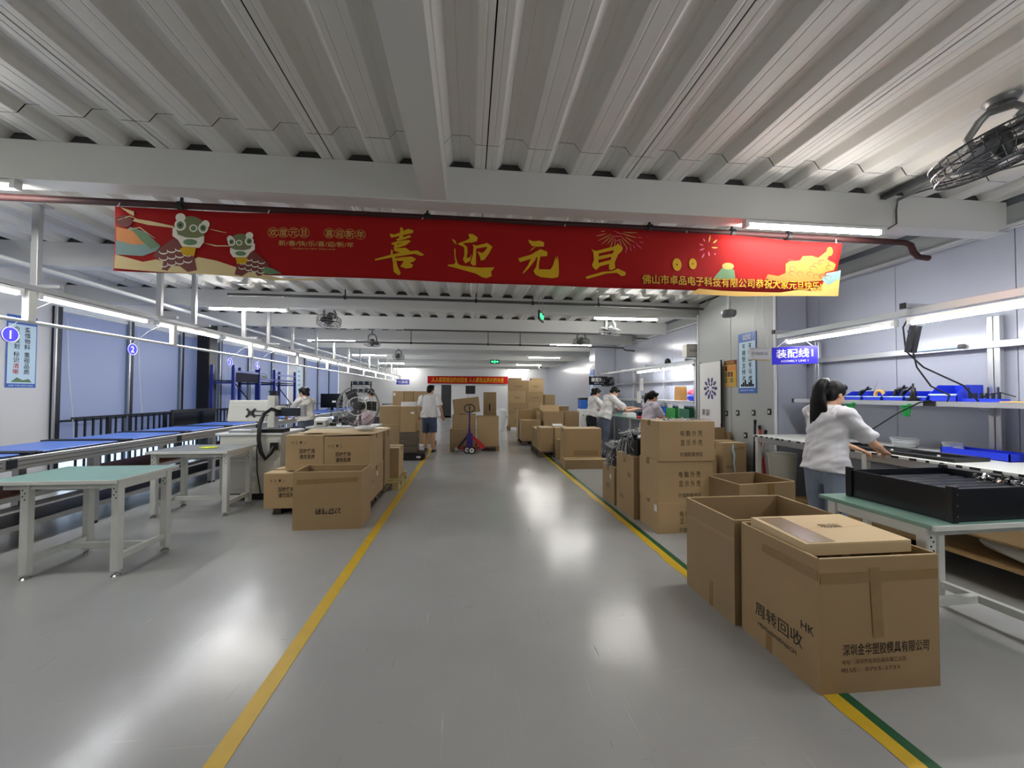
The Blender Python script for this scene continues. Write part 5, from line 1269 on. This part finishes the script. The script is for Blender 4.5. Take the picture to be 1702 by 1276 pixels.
for i, (y, z, h) in enumerate(((13.8, 1.7, 1.2), (14.9, 1.7, 1.2))):
    t = thing('wall_poster', 'light blue photo poster beyond the white column, %s' % ['first', 'second'][i], 'poster', (4.79, y, z)); MB().box(-.006, 0, -.4, .4, -h / 2, h / 2).build('sheet', ['posterblue', 'posterpale'][i], t); MB().box(-.008, -.006, -.33, .33, -h / 2 + .1, h / 2 - .3).build('print_field', ['posterpale', 'posterblue'][i], t)
t = thing('wall_poster', 'narrow blue poster on the white column', 'poster', (4.09, 13.0, 1.8)); MB().box(-.006, 0, -.2, .2, -.5, .5).build('sheet', 'posterblue', t); MB().box(-.008, -.006, -.16, .16, -.3, .3).build('print_field', 'posterpale', t)
# ================================================================== EXIT SIGNS
def exit_sign(label, loc, rz, top):
    t = thing('exit_sign', label, 'exit sign', loc, rz); MB().rbox(-.18, .18, -.015, .015, -.08, .08, .006).build('housing', 'blackplastic', t)
    b = MB()
    f = lambda a, c: (a, -.0165, c)
    b.flat([(-.15, 0), (-.1, .045), (-.1, .018), (-.055, .018), (-.055, -.018), (-.1, -.018), (-.1, -.045)], f)
    b.flat([(.15, 0), (.1, .045), (.1, .018), (.055, .018), (.055, -.018), (.1, -.018), (.1, -.045)], f)
    b.flat(ell(.0, .045, .012, .012, 10), f); b.flat([(-.03, .02), (.02, .03), (.035, 0), (.02, -.005), (.01, .01), (.0, -.015), (.03, -.05), (.015, -.055), (-.01, -.03), (-.035, -.055), (-.042, -.045), (-.015, -.01), (-.012, .012)], f)
    b.build('pictogram', 'exitgreen', t, fix=False)
    for x in (-.14, .14): MB().tube([(x, 0, .08), (x * .9, 0, top)], .004, 5).build('chain', 'alu', t)
exit_sign('green exit sign hanging edge-on behind the big banner', (1.19, 6.6, 2.8), radians(68), .44)
exit_sign('green exit sign hanging over the aisle near the far wall', (1.0, 16.0, 2.77), 0, .47)
# ================================================================== FANS
def cage_fan(b_frame, r, axis_M, depth=.12, spokes=40):
    b = MB()
    for z, rr in ((0, r), (depth * .35, r * 1.0), (-depth * .35, r), (depth * .5, r * .72), (-depth * .5, r * .72), (depth * .55, r * .4), (-depth * .55, r * .4), (depth * .58, r * .16), (-depth * .58, r * .16)):
        b.tube([axis_M @ V((rr * cos(a * pi / 18), rr * sin(a * pi / 18), z)) for a in range(36)], .0045 if rr < r else .006, 4, True)
    for k in range(spokes):
        a = 2 * pi * k / spokes; c, s_ = cos(a), sin(a)
        for sg in (1, -1): b.tube([axis_M @ V((rr * c, rr * s_, sg * z)) for rr, z in ((r * .16, depth * .58), (r * .55, depth * .53), (r * .8, depth * .45), (r, depth * .3), (r, 0))], .0022, 3)
    return b
def blades(axis_M, r, n=3):
    out = []
    for k in range(n):
        b = MB(); a0 = 2 * pi * k / n
        pts = [(r * .14, -.25), (r * .5, -.42), (r * .88, -.3), (r * .9, .25), (r * .55, .45), (r * .14, .3)]
        vs = [axis_M @ V((rr * cos(a0 + da), rr * sin(a0 + da), .03 * da / .4)) for rr, da in pts]; vs2 = [axis_M @ V((rr * cos(a0 + da), rr * sin(a0 + da), .03 * da / .4 + .003)) for rr, da in pts]
        b.add(vs + vs2, [tuple(range(6)), tuple(range(11, 5, -1))] + [(i, (i + 1) % 6, 6 + (i + 1) % 6, 6 + i) for i in range(6)]); out.append(b)
    return out
# pedestal fan behind the recycled cartons
t = thing('pedestal_fan', 'large round caged pedestal fan standing behind the recycled cartons', 'fan', (-1.84, 6.85, 0))
Mf = Matrix.Translation((.0, 0, 1.275)) @ Matrix.Rotation(radians(90), 4, 'X')
cage_fan(None, .33, Mf, .15, 30).build('cage', 'fanmetal', t)
MB().tube([Mf @ V((.15 * cos(a * pi / 16), .15 * sin(a * pi / 16), .09)) for a in range(32)], .007, 6, True).build('cage_ring', 'lampwhite', t)
MB().lathe([(.02, 0), (.07, .01), (.07, .02), (.0, .025)], 20, Mf @ Matrix.Translation((0, 0, .08))).build('cage_badge', 'fandark', t, True)
for bl in blades(Mf, .34, 3): bl.build('blade', 'fandark', t)
MB().lathe([(.05, -.25), (.075, -.2), (.075, -.06), (.04, -.02), (.03, .06)], 20, Mf).build('motor', 'fandark', t, True)
MB().cyl((0, .12, .05), (0, .12, 1.2), .022, 12).build('pole', 'fanmetal', t); MB().lathe([(.26, 0), (.27, .02), (.2, .04), (.04, .07)], 28, Matrix.Translation((0, .12, 0))).build('base', 'fandark', t, True)
t = thing('parts_bag', 'pale pink bag of parts behind the pedestal fan', 'bag', (-1.9, 7.55, .9)); b = MB(); b.ball((0, 0, .12), (.16, .12, .13), 14, 9); b.ball((-.2, .03, .09), (.09, .09, .1), 12, 8); b.build('bag', 'palepink', t, True)
# grey table with small devices beyond the fan
t = table('grey work table with small devices beyond the pedestal fan', -2.25, 7.6, 1.15, .7, .9, 'tablegrey')
for i, (x, y, s, m, lab) in enumerate(((-2.62, 7.4, .1, 'machine', 'white label printer on the grey table'), (-2.45, 7.5, .05, 'blackplastic', 'small black scanner on the grey table'), (-2.7, 7.75, .12, 'lampwhite', 'white barcode machine at the back of the grey table'), (-2.3, 7.7, .06, 'steelpost', 'dark adapter on the grey table'))):
    t = thing('small_device', lab, 'device', (x, y, .9)); MB().rbox(-s, s, -s * .8, s * .8, 0, s * 1.1, .012).build('body', m, t); MB().rbox(-s * .5, s * .5, -s * .82, -s * .8, s * .3, s * .7, .002).build('front_slot', 'blackplastic', t)
t = thing('cable', 'looped black cable on the grey table', 'cable', (-2.35, 7.42, .905)); MB().tube([(.06 * cos(a * .6) - .02 * a * .1, .05 * sin(a * .6), .01 + .004 * a) for a in range(22)] , .006, 5).build('lead', 'blackplastic', t)
# ceiling orbit fans
def orbit_fan(label, loc, tilt, rz, r=.2, zt=ZD, ty=0):
    t = thing('ceiling_fan', label, 'fan', loc, rz, 'ceiling orbit fans')
    A = Matrix.Rotation(ty, 4, 'Y') @ Matrix.Rotation(tilt, 4, 'X')
    cage_fan(None, r, A, .14, 36 if r > .25 else 22).build('cage', 'fandark' if r > .25 else 'fanmetal', t)
    for bl in blades(A, r * .95, 3): bl.build('blade', 'fandark', t)
    MB().lathe([(.03, -.06), (.05, -.02), (.055, .09), (.04, .12)], 16, A).build('motor', 'fandark', t, True)
    MB().tube([A @ V((-.1, 0, .07)), A @ V((-.1, 0, .14)), V((-.085, 0, .2)), V((-.05, 0, .235)), V((.05, 0, .235)), V((.085, 0, .2)), A @ V((.1, 0, .14)), A @ V((.1, 0, .07))], .02, 8).build('yoke', 'fanmetal', t, True)
    MB().cyl((0, 0, .23), (0, 0, zt - loc[2]), .02, 10).build('stem', 'fanmetal', t)
    MB().lathe([(.06, zt - loc[2] - .03), (.08, zt - loc[2] - .005), (.08, zt - loc[2])], 18).build('mount_plate', 'fanmetal', t, True)
    return t
orbit_fan('large caged ceiling fan near the wall in front of the banner', (3.1, 1.98, 2.95), radians(6), radians(-52), .30, ZD, radians(-16))
orbit_fan('small caged ceiling fan on the window side behind the banner', (-2.5, 7.35, 2.76), radians(-14), 0)
orbit_fan('small caged ceiling fan on the window side, farther down the hall', (-2.5, 10.5, 2.76), radians(12), .4)
orbit_fan('small caged ceiling fan over the aisle end on the window side', (-2.5, 14.3, 2.76), radians(-12), .2)
orbit_fan('small caged ceiling fan below the wall-side tube light', (2.72, 7.5, 2.72), radians(14), .3)
orbit_fan('small caged ceiling fan between the wall-side tube lights', (2.72, 9.5, 2.76), radians(-10), -.3)
t = thing('cable_tray', 'dark cable tray and rods beside the near ceiling fan', 'cable tray')
MB().box(3.52, 3.57, 2.6, 3.04, 3.19, 3.225).build('tray', 'fandark', t); MB().tube([(3.66, 3.02, 3.18), (3.62, 2.3, 3.19), (3.6, 1.6, 3.2)], .012, 6).build('rod', 'fanmetal', t); MB().tube([(3.5, 2.2, 3.2), (3.5, 1.6, 3.21), (3.9, 1.0, 3.2)], .01, 6).build('rod', 'fandark', t)
# ================================================================== THINGS ALONG THE CONVEYOR, FAR PART
t = thing('monitor', 'black flat monitor standing on the conveyor beyond the woman', 'monitor', (-4.5, 13.6, ZC)); MB().rbox(-.35, .35, -.02, .02, .1, .56, .01).build('screen', 'screen', t); MB().rbox(-.05, .05, .02, .05, .02, .3, .006).build('stand', 'blackplastic', t); MB().rbox(-.14, .14, -.08, .1, 0, .02, .006).build('base', 'blackplastic', t); MB().box(.02, .14, -.0235, -.02, .27, .33).build('sticker', 'paper', t)
t = thing('wall_poster', 'narrow white poster with a column of characters on the wall pier', 'poster', (XL + .004, 16.2, 1.95)); MB().box(0, .005, -.25, .25, -.55, .55).build('sheet', 'posterpale', t)
for k, ch in enumerate('提高效率降低成本'): text('lettering', ch, .11, 'navy', t, (.006, .07 if k < 4 else -.07, .35 - .17 * (k % 4)), 'right', .002)
t = thing('storage_rack', 'dark rack of parts beyond the second window group', 'rack', (-5.75, 21.9, 0))
for x in (-.5, .5): MB().rbox(x - .03, x + .03, -.02, .02, 0, 2.1, .004).build('upright', 'navy', t)
for k in range(5): MB().rbox(-.5, .5, -.2, .2, .3 + k * .4, .33 + k * .4, .004).build('shelf', 'navy', t)
for k in range(5):
    for x in (-.3, .0, .3): MB().rbox(x - .1, x + .1, -.15, .15, .33 + k * .4, .5 + k * .4, .01).build('stored_box', ['blackplastic', 'steelpost', 'paper'][(k + int(x * 10)) % 3], t)
t = thing('hanging_sign', 'small blue sign at the far end of the conveyor gantry', 'sign', (-3.7, 22.6, 2.1)); MB().rbox(-.35, .35, -.008, .008, -.14, .14, .004).build('board', 'signblue', t); text('lettering', '包装线', .18, 'white', t, (0, -.01, 0), 'front', .004); MB().tube([(0, 0, .14), (-.15, 0, .3)], .004, 4).build('string', 'white', t)
t = thing('wall_camera', 'white camera on the far wall beside the carton stack', 'camera', (3.4, 19.0, 2.75)); MB().rbox(-.06, .06, -.12, .12, -.05, .05, .01).build('body', 'lampwhite', t); MB().cyl((0, -.12, 0), (0, -.15, 0), .04, 14).build('lens', 'blackplastic', t); MB().cyl((0, .05, .05), (0, .05, .49), .012, 8).build('arm', 'alu', t)
t = thing('coat_stand', 'black coat hung on a white stand near the far doorway', 'coat stand', (.05, 21.5, 0)); MB().cyl((0, 0, 0), (0, 0, 1.95), .02, 8).build('stand_pole', 'lampwhite', t); MB().lathe([(.2, 0), (.2, .03), (.03, .05)], 16).build('stand_base', 'lampwhite', t, True); MB().rbox(-.27, .25, -.1, -.03, 1.45, 1.9, .04).build('coat', 'blackplastic', t); MB().tube([(-.25, 0, 1.9), (0, 0, 1.96), (.25, 0, 1.9)], .012, 6).build('arms', 'lampwhite', t)
# ================================================================== PEOPLE
def loft(b, pts, rad, side=V((1, 0, 0)), n=18, cap0=True, cap1=True):
    pts = [V(p) for p in pts]; rad = [(r, r) if not isinstance(r, (tuple, list)) else r for r in rad]
    # refine along a smooth curve
    P2, R2 = [], []
    for i in range(len(pts) - 1):
        p0, p1, p2, p3 = pts[max(i - 1, 0)], pts[i], pts[i + 1], pts[min(i + 2, len(pts) - 1)]
        for k in range(4):
            t = k / 4
            q = .5 * ((2 * p1) + (p2 - p0) * t + (2 * p0 - 5 * p1 + 4 * p2 - p3) * t * t + (3 * p1 - p0 - 3 * p2 + p3) * t ** 3)
            P2.append(q); s = t * t * (3 - 2 * t); R2.append(tuple(rad[i][j] * (1 - s) + rad[i + 1][j] * s for j in (0, 1)))
    P2.append(pts[-1]); R2.append(rad[-1])
    def caps(p, d, r, rev):
        out = []
        for k in (1, 2, 3):
            a = k / 3 * pi / 2 * .97
            out.append((p + d * (min(r) * sin(a)), (r[0] * cos(a), r[1] * cos(a))))
        return out[::-1] if rev else out
    d0 = (P2[0] - P2[1]).normalized(); d1 = (P2[-1] - P2[-2]).normalized()
    seq = (caps(P2[0], d0, R2[0], True) if cap0 else []) + list(zip(P2, R2)) + (caps(P2[-1], d1, R2[-1], False) if cap1 else [])
    vs, fs = [], []
    for i, (p, r) in enumerate(seq):
        t = (seq[min(i + 1, len(seq) - 1)][0] - seq[max(i - 1, 0)][0]).normalized()
        a = (side - t * side.dot(t)); a = a.normalized() if a.length > 1e-4 else t.orthogonal().normalized()
        c = t.cross(a)
        vs += [p + a * (r[0] * cos(2 * pi * k / n)) + c * (r[1] * sin(2 * pi * k / n)) for k in range(n)]
    m = len(seq)
    for i in range(m - 1): fs += [(i * n + k, i * n + (k + 1) % n, (i + 1) * n + (k + 1) % n, (i + 1) * n + k) for k in range(n)]
    fs += [tuple(range(n - 1, -1, -1)), tuple(range((m - 1) * n, m * n))]
    b.add(vs, fs)
def fuse(b, name, m, parent, vox, smooth=4, wrinkle=None):
    o = bpy.data.objects.new(name, b.mesh(name))
    md = o.modifiers.new('r', 'REMESH'); md.mode = 'VOXEL'; md.voxel_size = vox
    md = o.modifiers.new('s', 'SMOOTH'); md.factor = .5; md.iterations = smooth
    me = shop_mesh(o)
    old = o.data; bpy.data.objects.remove(o); bpy.data.meshes.remove(old)
    if wrinkle:
        cn = [(v.co.copy(), v.normal.copy()) for v in me.vertices]
        me.vertices.foreach_set('co', [c for p, nn in cn for c in (p + nn * wrinkle(p))]); me.update()
    me.name = name
    return link(name, me, m, parent, True)
def person(label, loc, rz, h=1.63, lean=0.0, arms=None, feet=((0, 0), (0, 0)), head=(0, 0), shirt='shirt_white', trousers='jeans_dark', shorts=False, hair='short', female=True, vox=.009, sleeve=.72, hem=.84, waist=False, long_sleeve=False):
    root = thing('person', label, 'person', loc, rz)
    s = h / 1.65
    root.scale = (s, s, s)
    PZ = .93
    Rl = Matrix.Rotation(-lean, 3, 'X')
    def T(x, y, z): return Rl @ V((x, y, z - PZ)) + V((0, 0, PZ))
    sw = .155 if female else .185
    Nk = T(0, -.005, 1.43); Hc = T(0, .015, 1.535)
    Rh = Rl @ (Matrix.Rotation(head[0], 3, 'Z') @ Matrix.Rotation(-head[1], 3, 'X'))
    def Hd(x, y, z): return Nk + Rh @ (V((x, y, z)) + (V((0, .02, .105))))
    B = MB()
    loft(B, [T(0, 0, .84), T(0, 0, .95), T(0, .005, 1.06), T(0, .01, 1.2), T(0, 0, 1.31), T(0, -.005, 1.375)], [(.14, .08), (.135, .08), (.12, .08), (.14, .098), (.15, .092), (.1, .065)])
    loft(B, [T(0, -.005, 1.37), Nk, Hd(0, -.01, -.06)], [.054, .048, .05])
    # head: cranium, face, jaw, nose, ears
    hb = MB(); hb.ball((0, -.012, .03), (.073, .09, .088), 20, 14); hb.ball((0, .02, -.02), (.062, .072, .085), 18, 12); hb.ball((0, .04, -.065), (.04, .045, .04), 14, 9)
    hb.ball((0, .094, -.012), (.011, .016, .022), 8, 6); hb.ball((0, .1, -.022), (.015, .013, .01), 8, 6)
    for sx in (-1, 1): hb.ball((sx * .074, -.005, -.008), (.01, .02, .032), 10, 8)
    B.add([Hd(*v) for v in hb.v], hb.f)
    # legs and feet
    for i, sx in enumerate((-1, 1)):
        fx, fy = feet[i]
        hip = V((sx * .085, 0, .88)); kn = V((sx * .09 + fx * .5, fy * .45 + .02, .48)); an = V((sx * .09 + fx, fy - .015, .09))
        loft(B, [hip, hip.lerp(kn, .5), kn, kn.lerp(an, .3) + V((0, -.015, 0)), an], [.082, .07, .052, .052, .036])
        loft(B, [V((an.x, an.y - .03, .045)), V((an.x, an.y + .05, .05)), V((an.x + sx * .01, an.y + .15, .03)), V((an.x + sx * .012, an.y + .19, .026))], [(.034, .036), (.04, .038), (.042, .024), (.03, .02)])
    # arms and hands
    sh = []
    arms = arms or (((-.24, -.02, 1.08), (-.25, .1, .86)), ((.24, -.02, 1.08), (.25, .1, .86)))
    for i, sx in enumerate((-1, 1)):
        S_ = T(sx * sw, -.005, 1.345); E_ = V(arms[i][0]); W_ = V(arms[i][1])
        loft(B, [T(sx * .08, 0, 1.35), S_, S_.lerp(E_, .5), E_], [.042, .043, .04, .036])
        loft(B, [E_, E_.lerp(W_, .35), W_], [.037, .036, .024])
        sh.append((S_, E_, W_))
        d = (W_ - E_).normalized(); up = V((0, 0, 1)); sd = d.cross(up)
        sd = sd.normalized() if sd.length > .2 else V((1, 0, 0)); nn = sd.cross(d).normalized()
        pc = W_ + d * .05
        loft(B, [W_, pc, W_ + d * .085], [(.024, .02), (.038, .016), (.04, .013)], sd)
        for k, (o, ln) in enumerate(((-.03, .055), (-.01, .066), (.011, .062), (.031, .05))):
            q = W_ + d * .085 + sd * o
            loft(B, [q - d * .015, q + d * ln * .5 - nn * .006, q + d * ln * .85 - nn * .024 + sd * o * .12, q + d * ln - nn * .042 + sd * o * .15], [.0085, .0082, .0075, .0062], sd, 8)
        tb = W_ + d * .03 - sd * .03 * sx
        loft(B, [tb, tb + d * .025 - sd * .025 * sx - nn * .006, tb + d * .055 - sd * .032 * sx - nn * .014], [.013, .01, .008], sd, 8)
    fuse(B, 'body', 'skin', root, vox * .8, 3)
    # face details
    e = MB()
    for sx in (-1, 1): e.ball(Hd(sx * .029, .083, .005), (.0115, .006, .006), 8, 6)
    e.build('eyes', 'hair', root, True)
    e = MB()
    for sx in (-1, 1): e.tube([Hd(sx * .045, .076, .022), Hd(sx * .03, .086, .027), Hd(sx * .015, .087, .024)], .003, 5)
    e.build('eyebrows', 'hair', root, True)
    MB().ball(Hd(0, .083, -.058), (.02, .006, .006), 10, 6).build('mouth', 'lips', root, True)
    # shirt
    G = MB()
    if waist: lo = [(T(0, 0, .92), (.158, .112)), (T(0, 0, .98), (.16, .115))]
    else: lo = [(T(0, -.01, hem), (.204, .152)), (T(0, -.005, hem + .1), (.198, .145))]
    seq = lo + [(T(0, 0, 1.07), (.168, .122)), (T(0, .005, 1.2), (.176, .126)), (T(0, 0, 1.3), (.178, .118)), (T(0, -.005, 1.375), (.128, .09)), (T(0, -.008, 1.42), (.066, .062))]
    loft(G, [p for p, r in seq], [(r[0] + (.02 if not female else 0), r[1]) for p, r in seq], V((1, 0, 0)), 24, False, False)
    for S_, E_, W_ in sh:
        c = T(0, 0, 1.34)
        if long_sleeve: loft(G, [c.lerp(S_, .5), S_, S_.lerp(E_, .5), E_, E_.lerp(W_, .5), E_.lerp(W_, .9)], [.08, .078, .068, .06, .05, .04], V((1, 0, 0)), 16, True, False)
        else: loft(G, [c.lerp(S_, .5), S_, S_.lerp(E_, sleeve * .5), S_.lerp(E_, sleeve), S_.lerp(E_, sleeve + .06)], [.08, .08, .074, .074, .072], V((1, 0, 0)), 16, True, False)
    sd_ = random.random() * 50
    def wr(p):
        q = V((p.x * 5 + sd_, p.y * 5, p.z * 9 - p.x * 4))
        return .021 * noise.noise(q) + .009 * noise.noise(q * 2.3)
    fuse(G, 'shirt', shirt, root, vox, 3, wr)
    # trousers
    G = MB()
    loft(G, [T(0, 0, 1.0), T(0, -.005, .93), V((0, -.008, .87)), V((0, -.005, .8))], [(.135, .092), (.145, .104), (.165, .118), (.148, .102)], V((1, 0, 0)), 22, False, True)
    for i, sx in enumerate((-1, 1)):
        fx, fy = feet[i]
        hip = V((sx * .085, -.005, .85)); kn = V((sx * .09 + fx * .5, fy * .45 + .02, .48)); an = V((sx * .09 + fx, fy - .015, .085))
        if shorts: loft(G, [hip, hip.lerp(kn, .5), hip.lerp(kn, .97)], [.098, .095, .09], V((1, 0, 0)), 16, True, False)
        else: loft(G, [hip, hip.lerp(kn, .5), kn, kn.lerp(an, .5), an], [.098, .088, .073, .064, .056], V((1, 0, 0)), 16, True, False)
    fuse(G, 'trousers', trousers, root, vox, 3, lambda p: .008 * noise.noise(V((p.x * 8 + sd_, p.y * 8, p.z * 7))))
    # shoes
    for i, sx in enumerate((-1, 1)):
        fx, fy = feet[i]; ax, ay = sx * .09 + fx, fy - .015
        G = MB(); loft(G, [V((ax, ay - .035, .05)), V((ax, ay + .05, .058)), V((ax + sx * .01, ay + .15, .042)), V((ax + sx * .012, ay + .2, .036))], [(.041, .045), (.046, .048), (.048, .032), (.036, .026)])
        so = fuse(G, 'shoe', 'shoe', root, .008, 2)
        MB().rbox(ax - .045 + sx * .006, ax + .045 + sx * .006, ay - .075, ay + .23, 0, .02, .03).build('sole', 'sole', so)
    # hair
    G = MB()
    k = MB(); k.ball((0, -.022, .04), (.084, .094, .09), 20, 14)
    if hair == 'short': k.ball((0, -.05, .0), (.078, .062, .085), 16, 10); k.ball((.01, .03, .09), (.07, .055, .04), 14, 9)
    else: k.ball((0, -.045, .0), (.08, .07, .095), 16, 10); k.ball((0, .04, .085), (.066, .05, .035), 14, 9)
    for sx in (-1, 1): k.ball((sx * .072, .0, .03), (.014, .045, .05), 10, 8)
    G.add([Hd(*v) for v in k.v], k.f)
    if hair == 'ponytail':
        p0 = Hd(0, -.12, .075)
        p0 = Hd(0, -.1, .085); q = lambda x, y, z: p0 + V((x, y, z))
        loft(G, [p0, q(0, -.04, .0), q(-.01, -.075, -.05), q(-.02, -.095, -.15), q(-.035, -.095, -.3), q(-.06, -.085, -.45), q(-.085, -.07, -.58)], [(.03, .03), (.042, .04), (.056, .045), (.06, .04), (.052, .032), (.034, .022), (.01, .008)])
        loft(G, [q(0, -.06, -.06), q(.03, -.085, -.2), q(.055, -.075, -.33), q(.07, -.06, -.42)], [(.03, .024), (.03, .022), (.02, .014), (.006, .006)])
    elif hair == 'bun':
        kk = MB(); kk.ball((0, -.125, .02), (.055, .045, .055), 14, 10); kk.ball((0, -.1, -.06), (.06, .035, .06), 12, 9)
        G.add([Hd(*v) for v in kk.v], kk.f)
    elif hair == 'low_tail':
        loft(G, [Hd(0, -.1, .02), Hd(0, -.13, -.02), Hd(0, -.135, -.1), Hd(0, -.12, -.19)], [.04, .045, .038, .012])
    fuse(G, 'hair', 'hair', root, .008, 2, lambda p: .004 * noise.noise(V((p.x * 45, p.y * 45, p.z * 7))))
    if hair == 'ponytail': MB().tube([Hd(.032 * cos(a * pi / 6), -.115, .087 + .03 * sin(a * pi / 6)) for a in range(12)], .008, 6, True).build('hair_tie', 'paper', root)
    if hair == 'bun': MB().tube([Hd(-.05, -.12, .07), Hd(0, -.15, .085), Hd(.05, -.12, .07)], .008, 6).build('hair_clip', 'paper', root)
    return root
person('woman in a pale grey T-shirt with a long ponytail working at the wall bench', (3.22, 3.3, 0), radians(-82), 1.63, .10,
       (((-.22, .26, 1.1), (-.1, .5, 1.0)), ((.235, .25, 1.08), (.14, .5, 1.0))), ((-.02, .0), (.06, -.1)), (radians(-8), radians(14)), 'shirt_grey', 'jeans_grey', hair='ponytail', vox=.008, hem=.82)
person('woman in a cream top with tied hair standing at the conveyor', (-3.52, 9.05, 0), radians(58), 1.62, .1,
       (((-.23, .2, 1.12), (-.14, .44, 1.0)), ((.22, .14, 1.12), (.1, .4, 1.0))), ((0, 0), (.03, .06)), (radians(10), radians(14)), 'shirt_cream', 'jeans_dark', hair='bun', hem=.9, long_sleeve=True)
person('man in a white T-shirt and blue shorts walking down the aisle', (-1.0, 10.2, 0), radians(-4), 1.69, .03,
       (((-.27, -.04, 1.1), (-.3, .1, .88)), ((.27, -.03, 1.1), (.3, .14, .9))), ((-.02, .12), (.02, -.1)), (radians(-35), radians(4)), 'shirt_white', 'jeans_blue', shorts=True, hair='short', female=False, hem=.86)
person('man in a white T-shirt leaning over the second bench', (3.16, 9.05, 0), radians(-88), 1.72, .28,
       (((-.25, .42, 1.08), (-.15, .66, 1.12)), ((.25, .42, 1.06), (.15, .68, 1.1))), ((0, 0), (0, -.08)), (radians(-5), radians(28)), 'shirt_white', 'jeans_dark', hair='short', female=False, hem=.88)
person('woman with a bun and black trousers behind the man at the second bench', (3.1, 9.9, 0), radians(-80), 1.66, .16,
       (((-.2, .3, 1.1), (-.1, .52, 1.04)), ((.2, .3, 1.1), (.1, .52, 1.04))), ((0, 0), (0, 0)), (0, radians(20)), 'shirt_white', 'trousers_black', hair='bun', hem=.92)
person('woman in a lilac-grey T-shirt at the near end of the second bench', (3.42, 7.35, 0), radians(-78), 1.57, .14,
       (((-.2, .24, 1.08), (-.1, .46, 1.0)), ((.22, .22, 1.08), (.12, .46, 1.0))), ((0, 0), (0, 0)), (radians(-6), radians(16)), 'shirt_lilac', 'jeans_dark', hair='low_tail', hem=.84)
person('worker in a white shirt half hidden behind the pedestal fan', (-2.5, 10.6, 0), radians(30), 1.6, .1,
       None, ((0, 0), (0, 0)), (radians(20), radians(14)), 'shirt_white', 'jeans_dark', hair='short', hem=.88)
bpy.data.scenes.remove(SHOP)
